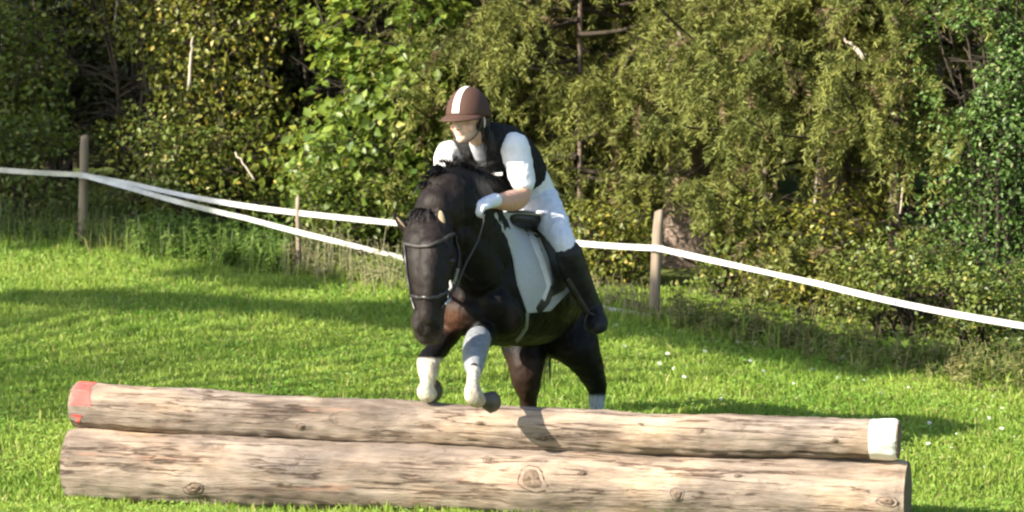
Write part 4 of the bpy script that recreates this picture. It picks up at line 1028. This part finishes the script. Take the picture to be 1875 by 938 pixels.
# ------------------------------------------------------------------ rider
rider = empty('person', P(980, 400, 15.8), 'rider in brown striped helmet, white shirt and dark vest crouching forward on the black pony', 'person')
TS = Vector((.93, -.33, .03)).normalized()     # across the shoulders towards the rider's left
def torso(g):
    return [chain([(P(972, 372, 15.88), .132+g, .115+g), (P(964, 345, 15.80), .125+g, .105+g), (P(948, 318, 15.70), .122+g, .098+g), (P(926, 293, 15.58), .138+g, .105+g), (P(903, 273, 15.48), .150+g, .098+g), (P(889, 262, 15.43), .125+g, .075+g)], TS)]
LSH, RSH = P(942, 270, 15.36), P(822, 284, 15.47)
def armL(g, end=1):
    c = [(LSH, .062+g, .062+g), (P(951, 300, 15.34), .055+g, .055+g), (P(957, 335, 15.32), .046+g, .048+g)]
    if end: c += [(P(952, 361, 15.29), .047, .047), (P(935, 368, 15.20), .050, .046), (P(910, 370, 15.09), .034, .033), (P(895, 370, 15.02), .027, .025)]
    return chain(c)
def armR(g, end=1):
    c = [(RSH, .058+g, .058+g), (P(815, 312, 15.44), .050+g, .050+g), (P(818, 345, 15.38), .043+g, .043+g)]
    if end: c += [(P(826, 368, 15.28), .040, .040), (P(832, 366, 15.20), .035, .034), (P(836, 356, 15.10), .027, .025)]
    return chain(c)
def legc(g):
    return [chain([(P(984, 366, 15.83), .098+g), (P(1004, 394, 15.68), .076+g), (P(1021, 422, 15.57), .061+g), (P(1034, 448, 15.50), .048+g), (P(1043, 472, 15.52), .048+g)]),
            chain([(P(930, 385, 15.95), .10+g), (P(895, 405, 15.85), .09+g), (P(865, 440, 15.78), .08+g), (P(845, 470, 15.75), .06+g), (P(845, 500, 15.82), .05+g)])]
def hand(w, d, palmn, g=0, curl=.9, side=1):
    """wrist w, direction d, palm normal; four curled fingers and a thumb"""
    d = d.normalized(); palmn = (palmn-d*palmn.dot(d)).normalized(); s = d.cross(palmn)*side
    out = [[(w, s, palmn, .026+g, .017+g), (w+d*.03, s, palmn, .034+g, .016+g), (w+d*.062, s, palmn, .038+g, .014+g), (w+d*.08, s, palmn, .036+g, .011+g)]]
    for k, (o_, L) in enumerate(((-.028, .030), (-.0095, .034), (.0095, .032), (.028, .026))):
        p = w+d*.082+s*o_; a = .35; pts = [(p, .0088+g)]
        for j_ in range(3):
            a += curl; dd = d*math.cos(a)+palmn*math.sin(a); p = p+dd*L*(1-.22*j_); pts.append((p, (.0085-.0010*j_)+g))
        out.append(chain(pts, s, 3))
    p = w+d*.028-s*.028; t1 = p+(d*.7-s*.7+palmn*.3).normalized()*.034; t2 = t1+(d*.8+palmn*.6-s*.05).normalized()*.028
    out.append(chain([(p, .012+g), (t1, .0105+g), (t2, .0085+g)], None, 3))
    return out
LW, LD, LP = P(896, 370, 15.02), Vector((-.55, -.72, -.15)), Vector((-.35, .35, -1))
RW, RD, RP = P(836, 356, 15.10), Vector((.25, -.9, -.2)), Vector((.2, .2, -1))
# head
HD = Vector((-.50, -.86, .0)).normalized(); HU = Vector((-.08, -.12, .98)); HU = (HU-HD*HU.dot(HD)).normalized(); HL = HU.cross(HD).normalized()*1.0
HCN = P(856, 219, 15.27)
if HL.x < 0: HL = -HL
def hp(f, s, u): return HCN+HD*f+HL*s+HU*u     # forward, rider's left, up in the head's frame
head = [ell(hp(-.01, 0, .035), .096, .076, .088, HD, HL), ell(hp(.022, 0, -.035), .060, .056, .072, HD, HL), ell(hp(.048, 0, -.082), .030, .030, .026, HL), ell(hp(-.02, 0, -.055), .055, .052, .050, HD, HL),
        chain([(hp(.078, 0, -.002), .009), (hp(.098, 0, -.028), .011), (hp(.100, 0, -.040), .013)], HL), ell(hp(.090, .010, -.041), .008, .008, .007, HL), ell(hp(.090, -.010, -.041), .008, .008, .007, HL),
        ell(hp(.076, 0, -.059), .022, .009, .0065, HL), ell(hp(.074, 0, -.068), .019, .009, .007, HL), ell(hp(.050, .036, -.035), .026, .022, .026, HD), ell(hp(.050, -.036, -.035), .026, .022, .026, HD),
        ell(hp(.062, 0, .022), .052, .018, .012, HL),
        ell(hp(-.018, .076, -.012), .032, .008, .018, HU, HL), ell(hp(-.018, -.076, -.012), .032, .008, .018, HU, HL)]
neck = chain([(P(889, 268, 15.45), .055, .055), (P(878, 256, 15.38), .050, .052), (P(868, 240, 15.31), .048, .050)])
shin = lambda g: [chain([(P(1041, 464, 15.51), .054+g), (P(1052, 496, 15.58), .056+g), (P(1068, 532, 15.66), .046+g), (P(1082, 560, 15.72), .038+g), (P(1088, 572, 15.72), .038+g)]),
              chain([(P(845, 480, 15.76), .055+g), (P(850, 530, 15.9), .052+g), (P(860, 575, 16.0), .038+g), (P(862, 590, 16.0), .036+g)])]
foot = lambda g: [chain([(P(1087, 566, 15.76), .038+g, .040+g), (P(1091, 580, 15.68), .042+g, .040+g), (P(1094, 590, 15.60), .046+g, .036+g), (P(1098, 597, 15.53), .042+g, .028+g)]),
              chain([(P(862, 585, 16.02), .034+g), (P(855, 598, 15.92), .036+g, .03+g), (P(850, 604, 15.84), .034+g, .02+g)])]
def skin_col(co):
    c = np.tile(np.array([.82, .56, .44]), (len(co), 1)); H = np.array(HCN)
    d = co-H; f = d@np.array(HD); s = d@np.array(HL); u = d@np.array(HU)
    arm_ = (np.linalg.norm(d, axis=1) > .24)[:, None]; c = np.where(arm_, np.array([.60, .33, .22]), c)
    lip = (f > .055)*np.exp(-((u+.064)/.007)**2-(s/.022)**2); c = c*(1-lip[:, None]*.55)+np.array([.50, .16, .14])*lip[:, None]*.55
    ck = (f > 0)*np.exp(-((u+.030)/.024)**2-((np.abs(s)-.046)/.018)**2); c = c*(1-ck[:, None]*.4)+np.array([.70, .22, .17])*ck[:, None]*.4
    br = (f > .04)*np.exp(-((u-.026)/.005)**2)*(np.abs(s) > .012)*(np.abs(s) < .05); c = c*(1-br[:, None]*.7)+np.array([.05, .03, .02])*br[:, None]*.7
    return c
SKIN = colmat('skin', .5, 60, .08, .1, .001, 0, None, .15, .4)
organic('body', torso(-.008)+[armL(-.008), armR(-.008)]+hand(LW, LD, LP, -.001)+hand(RW, RD, RP, -.001, side=-1)+legc(-.008)+shin(-.008)+foot(-.008)+head+[neck], .0048, 3, rider, SKIN, skin_col)
WHITE = simple('white_cotton', (.74, .75, .78), (.82, .82, .85), .8, 25, .5, .006, sheen=.2)
BREECH = simple('white_breeches', (.70, .72, .80), (.78, .80, .86), .85, 22, .5, .006)
VESTM = simple('charcoal_vest', (.012, .012, .013), (.032, .031, .032), .9, 60, .5, .004, spec=.12)
GLOVE = simple('white_glove', (.70, .72, .80), (.80, .82, .88), .8, 60, .3, .002)
def cutshirt(c, n_): return False
organic('shirt', torso(.006)+[armL(.010, 0), armR(.010, 0)]+[chain([(P(1000, 345, 15.90), .03, .05), (P(985, 350, 15.86), .12, .11), (P(975, 366, 15.86), .128, .115)], TS)], .007, 5, rider, WHITE, disp=[(.07, .014), (.03, .008)])
organic('collar', [chain([(P(887, 275, 15.42), .066, .060), (P(880, 263, 15.38), .057, .056)])], .006, 2, rider, simple('shirt_collar', (.42, .43, .50), (.52, .53, .60), .8))
organic('breeches', legc(.006)+[chain([(P(1000, 358, 15.93), .05, .05), (P(978, 368, 15.88), .122, .118), (P(966, 388, 15.84), .11, .09)], TS)], .007, 4, rider, BREECH, disp=[(.05, .012), (.025, .006)])
def inpoly(x, y, poly):
    r = False; n_ = len(poly)
    for i in range(n_):
        (x1, y1), (x2, y2) = poly[i], poly[i-1]
        if (y1 > y) != (y2 > y) and x < (x2-x1)*(y-y1)/(y2-y1)+x1: r = not r
    return r
NECKV = [(858, 255), (861, 288), (872, 303), (888, 306), (890, 285), (892, 262), (896, 245), (870, 235)]
def cutvest(c, n_):
    x, y = proj(c)
    if n_.y < .15 and inpoly(x, y, NECKV): return True
    for (sh, ax) in ((LSH, (P(951, 300, 15.34)-LSH)), (RSH, (P(815, 312, 15.44)-RSH))):
        d = c-(sh+ax.normalized()*.01); perp = (d-TS*d.dot(TS)).length; sd = d.dot(TS)*(1 if sh is LSH else -1)
        if sd > (.012 if sh is LSH else .052) and perp < .11: return True
    return False
vc = torso(.027)+[chain([(RSH+TS*.045+Vector((0, .03, .028)), .045, .05), (P(889, 250, 15.50), .06, .05), (LSH-TS*.035+Vector((0, .03, .030)), .048, .05)])]
vest = organic('vest', vc, .007, 5, rider, VESTM, None, lambda c, n_: cutvest(c, n_) or (c-P(946, 322, 15.70)).dot((P(972, 372, 15.88)-P(926, 293, 15.58)).normalized()) > .0, solid=.006, disp=[(.06, .012), (.02, .005)])
V, F = [], []; 
bo = Vector((0, 0, CAMZ)); 
vb = BVHTree.FromPolygons([v.co.copy() for v in vest.data.vertices], [tuple(p.vertices) for p in vest.data.polygons])
loc, nor, _, _ = vb.ray_cast(bo, (P(908, 317, 15)-bo).normalized())
if loc is not None:
    s = nor.cross(UP).normalized(); s = s if s.x > 0 else -s
    ring_mesh(V, F, [(loc-s*.030+nor*.004, UP, nor, .010, .004), (loc+s*.030+nor*.004, UP, nor, .010, .004)], 12)
    o = link('badge', pymesh('badge', V, F), None, PWHITE, True); o.parent = vest
for sgn in (1,):
    gl = organic('glove', hand(LW, LD, LP, .0035)+[chain([(LW-LD.normalized()*.045, .033), (LW, .031), (LW+LD.normalized()*.02, .03)])], .0042, 2, rider, GLOVE)
    g2 = organic('glove', hand(RW, RD, RP, .0035, side=-1)+[chain([(RW-RD.normalized()*.04, .032), (RW, .030), (RW+RD.normalized()*.02, .029)])], .0042, 2, rider, GLOVE)
BOOTL = simple('boot_leather', (.008, .008, .009), (.03, .03, .032), .55, 18, .5, .004, spec=.3)
bl, br_ = shin(.013), foot(.006)
for k in (0, 1): organic('riding_boot', [bl[k], br_[k]], .007, 3, rider, BOOTL)
# helmet
HELM = simple('brown_helmet', (.055, .024, .016), (.080, .036, .023), .8, 200, .3, .001)
def dome(R, cut_u, name, mt, parent, par_sub=False, s0=-9, s1=9, f0=-9, nseg=40, nr=18, extra=0, brim=False):
    V = []; F = []
    for i in range(nr+1):
        ph = math.pi/2*(1-i/nr*1.0)
        for k in range(nseg):
            a = k*math.tau/nseg; f, s = math.cos(a), math.sin(a)
            q = math.cos(ph)**.9 if math.cos(ph) > 0 else 0
            low = -.012 if f > 0 else -.012-.030*(-f)     # lower at the nape
            V.append(hp(-.012+f*q*(R+.022+extra), s*q*(R+.004+extra), .028+math.sin(ph)*(R+.026+extra)+(low if i == nr else low*(i/nr)**2)))
    for i in range(nr):
        for k in range(nseg): F.append((i*nseg+k, i*nseg+(k+1) % nseg, (i+1)*nseg+(k+1) % nseg, (i+1)*nseg+k))
    m_ = len(V); b0 = nr*nseg
    for k in range(nseg): V.append(hp(-.012, 0, .028)+(V[b0+k]-hp(-.012, 0, .028))*.90+HU*.004)
    for k in range(nseg): F.append((b0+k, b0+(k+1) % nseg, m_+(k+1) % nseg, m_+k))
    F.append(tuple(m_+k for k in range(nseg)))
    return V, F
V, F = dome(.098, 0, 'helmet', HELM, rider); helmet = link('helmet', pymesh('helmet', V, F), rider, HELM, True)
# stripe over the crown, a band 2 mm proud
V, F = [], []; m_ = 22
for i in range(m_):
    ph = math.pi/2*(1-.93*i/(m_-1)); q = math.cos(ph)**.9 if math.cos(ph) > 1e-6 else 0
    hw = .013+.006*i/(m_-1)
    for k in range(5):
        s = -hw+2*hw*k/4; a = math.asin(max(-1, min(1, s/max(.02, q*.1)))) if q > .2 else 0
        V.append(hp(-.012+math.cos(a)*q*(.120+.003), s, .028+math.sin(ph)*(.124+.003)-.012*(i/m_)**2-abs(s)*.05))
for i in range(m_-1):
    for k in range(4): F.append((i*5+k, i*5+k+1, (i+1)*5+k+1, (i+1)*5+k))
o = link('stripe', pymesh('stripe', V, F), None, PWHITE, True); o.parent = helmet
# peak
V, F = [], []; nk, nr_ = 25, 6
for lay in (0, 1):
    for i in range(nr_):
        t = i/(nr_-1)
        for k in range(nk):
            a = -1.25+2.5*k/(nk-1); ex = .052*math.cos(a*1.15)**.8 if math.cos(a*1.15) > 0 else 0
            r1, r2 = .119+t*ex, .097+t*ex*.75
            V.append(hp(-.012+math.cos(a)*r1, math.sin(a)*r2, .022-t*.022*math.cos(a)-.006*t*t-lay*.005))
L_ = nr_*nk
for i in range(nr_-1):
    for k in range(nk-1):
        F.append((i*nk+k, i*nk+k+1, (i+1)*nk+k+1, (i+1)*nk+k)); F.append((L_+i*nk+k, L_+(i+1)*nk+k, L_+(i+1)*nk+k+1, L_+i*nk+k+1))
for k in range(nk-1): F.append(((nr_-1)*nk+k, (nr_-1)*nk+k+1, L_+(nr_-1)*nk+k+1, L_+(nr_-1)*nk+k))
o = link('peak', pymesh('peak', V, F), None, HELM, True); o.parent = helmet
o = bpy.data.objects  # chin strap
V, F = [], []; secs = chain([(hp(.012, .088, .01), .007, .002), (hp(.018, .078, -.04), .007, .002), (hp(.030, .052, -.085), .007, .002), (hp(.040, .015, -.108), .007, .002), (hp(.040, -.015, -.108), .007, .002), (hp(.030, -.052, -.085), .007, .002), (hp(.012, -.088, .01), .007, .002)], HD)
ring_mesh(V, F, secs, 8); o = link('chin_strap', pymesh('chin_strap', V, F), None, LEATH, True); o.parent = helmet
for s_ in (.030, -.030):
    V, F = [], []; ring_mesh(V, F, ell(hp(.068, s_, .002), .0125, .0095, .006, HL, HD)); link('eye', pymesh('eye', V, F), rider, EYE, True)
HAIRM = (.016, .010, .008)
organic('hair', [chain([(hp(-.055, .060, .0), .032, .03), (hp(-.070, .045, -.05), .030, .03), (hp(-.085, .05, -.10), .022, .02)]), ell(hp(-.035, 0, -.025), .075, .076, .045, HD, HL), chain([(hp(.002, .076, .01), .012), (hp(-.004, .077, -.045), .010), (hp(-.02, .072, -.085), .006)])], .005, 3, rider, simple('dark_hair', (.010, .007, .006), (.022, .015, .012), .4, 90, .8, .003, (1, 1, .1)))
hair('hair_strands', [hp(-.05, .075, -.02), hp(-.08, .03, -.04)], [Vector((.35, .2, -.8))]*2, .12, 160, .0022, HAIRM, rider, .22, .4, 7, 8)
# stirrup
st = strap('stirrup_leather', [(1040, 512, 15.44), (1050, 528, 15.47), (1064, 552, 15.52), (1078, 574, 15.56)], .010, saddle, LEATB, .003)
V, F = [], []
secs = chain([(P(1076, 574, 15.57), .005), (P(1071, 590, 15.57), .005), (P(1074, 603, 15.58), .007), (P(1092, 609, 15.60), .008), (P(1108, 603, 15.62), .007), (P(1106, 588, 15.6), .005), (P(1080, 573, 15.57), .005)])
ring_mesh(V, F, secs, 8); link('stirrup_iron', pymesh('stirrup_iron', V, F), saddle, LEATB, True)
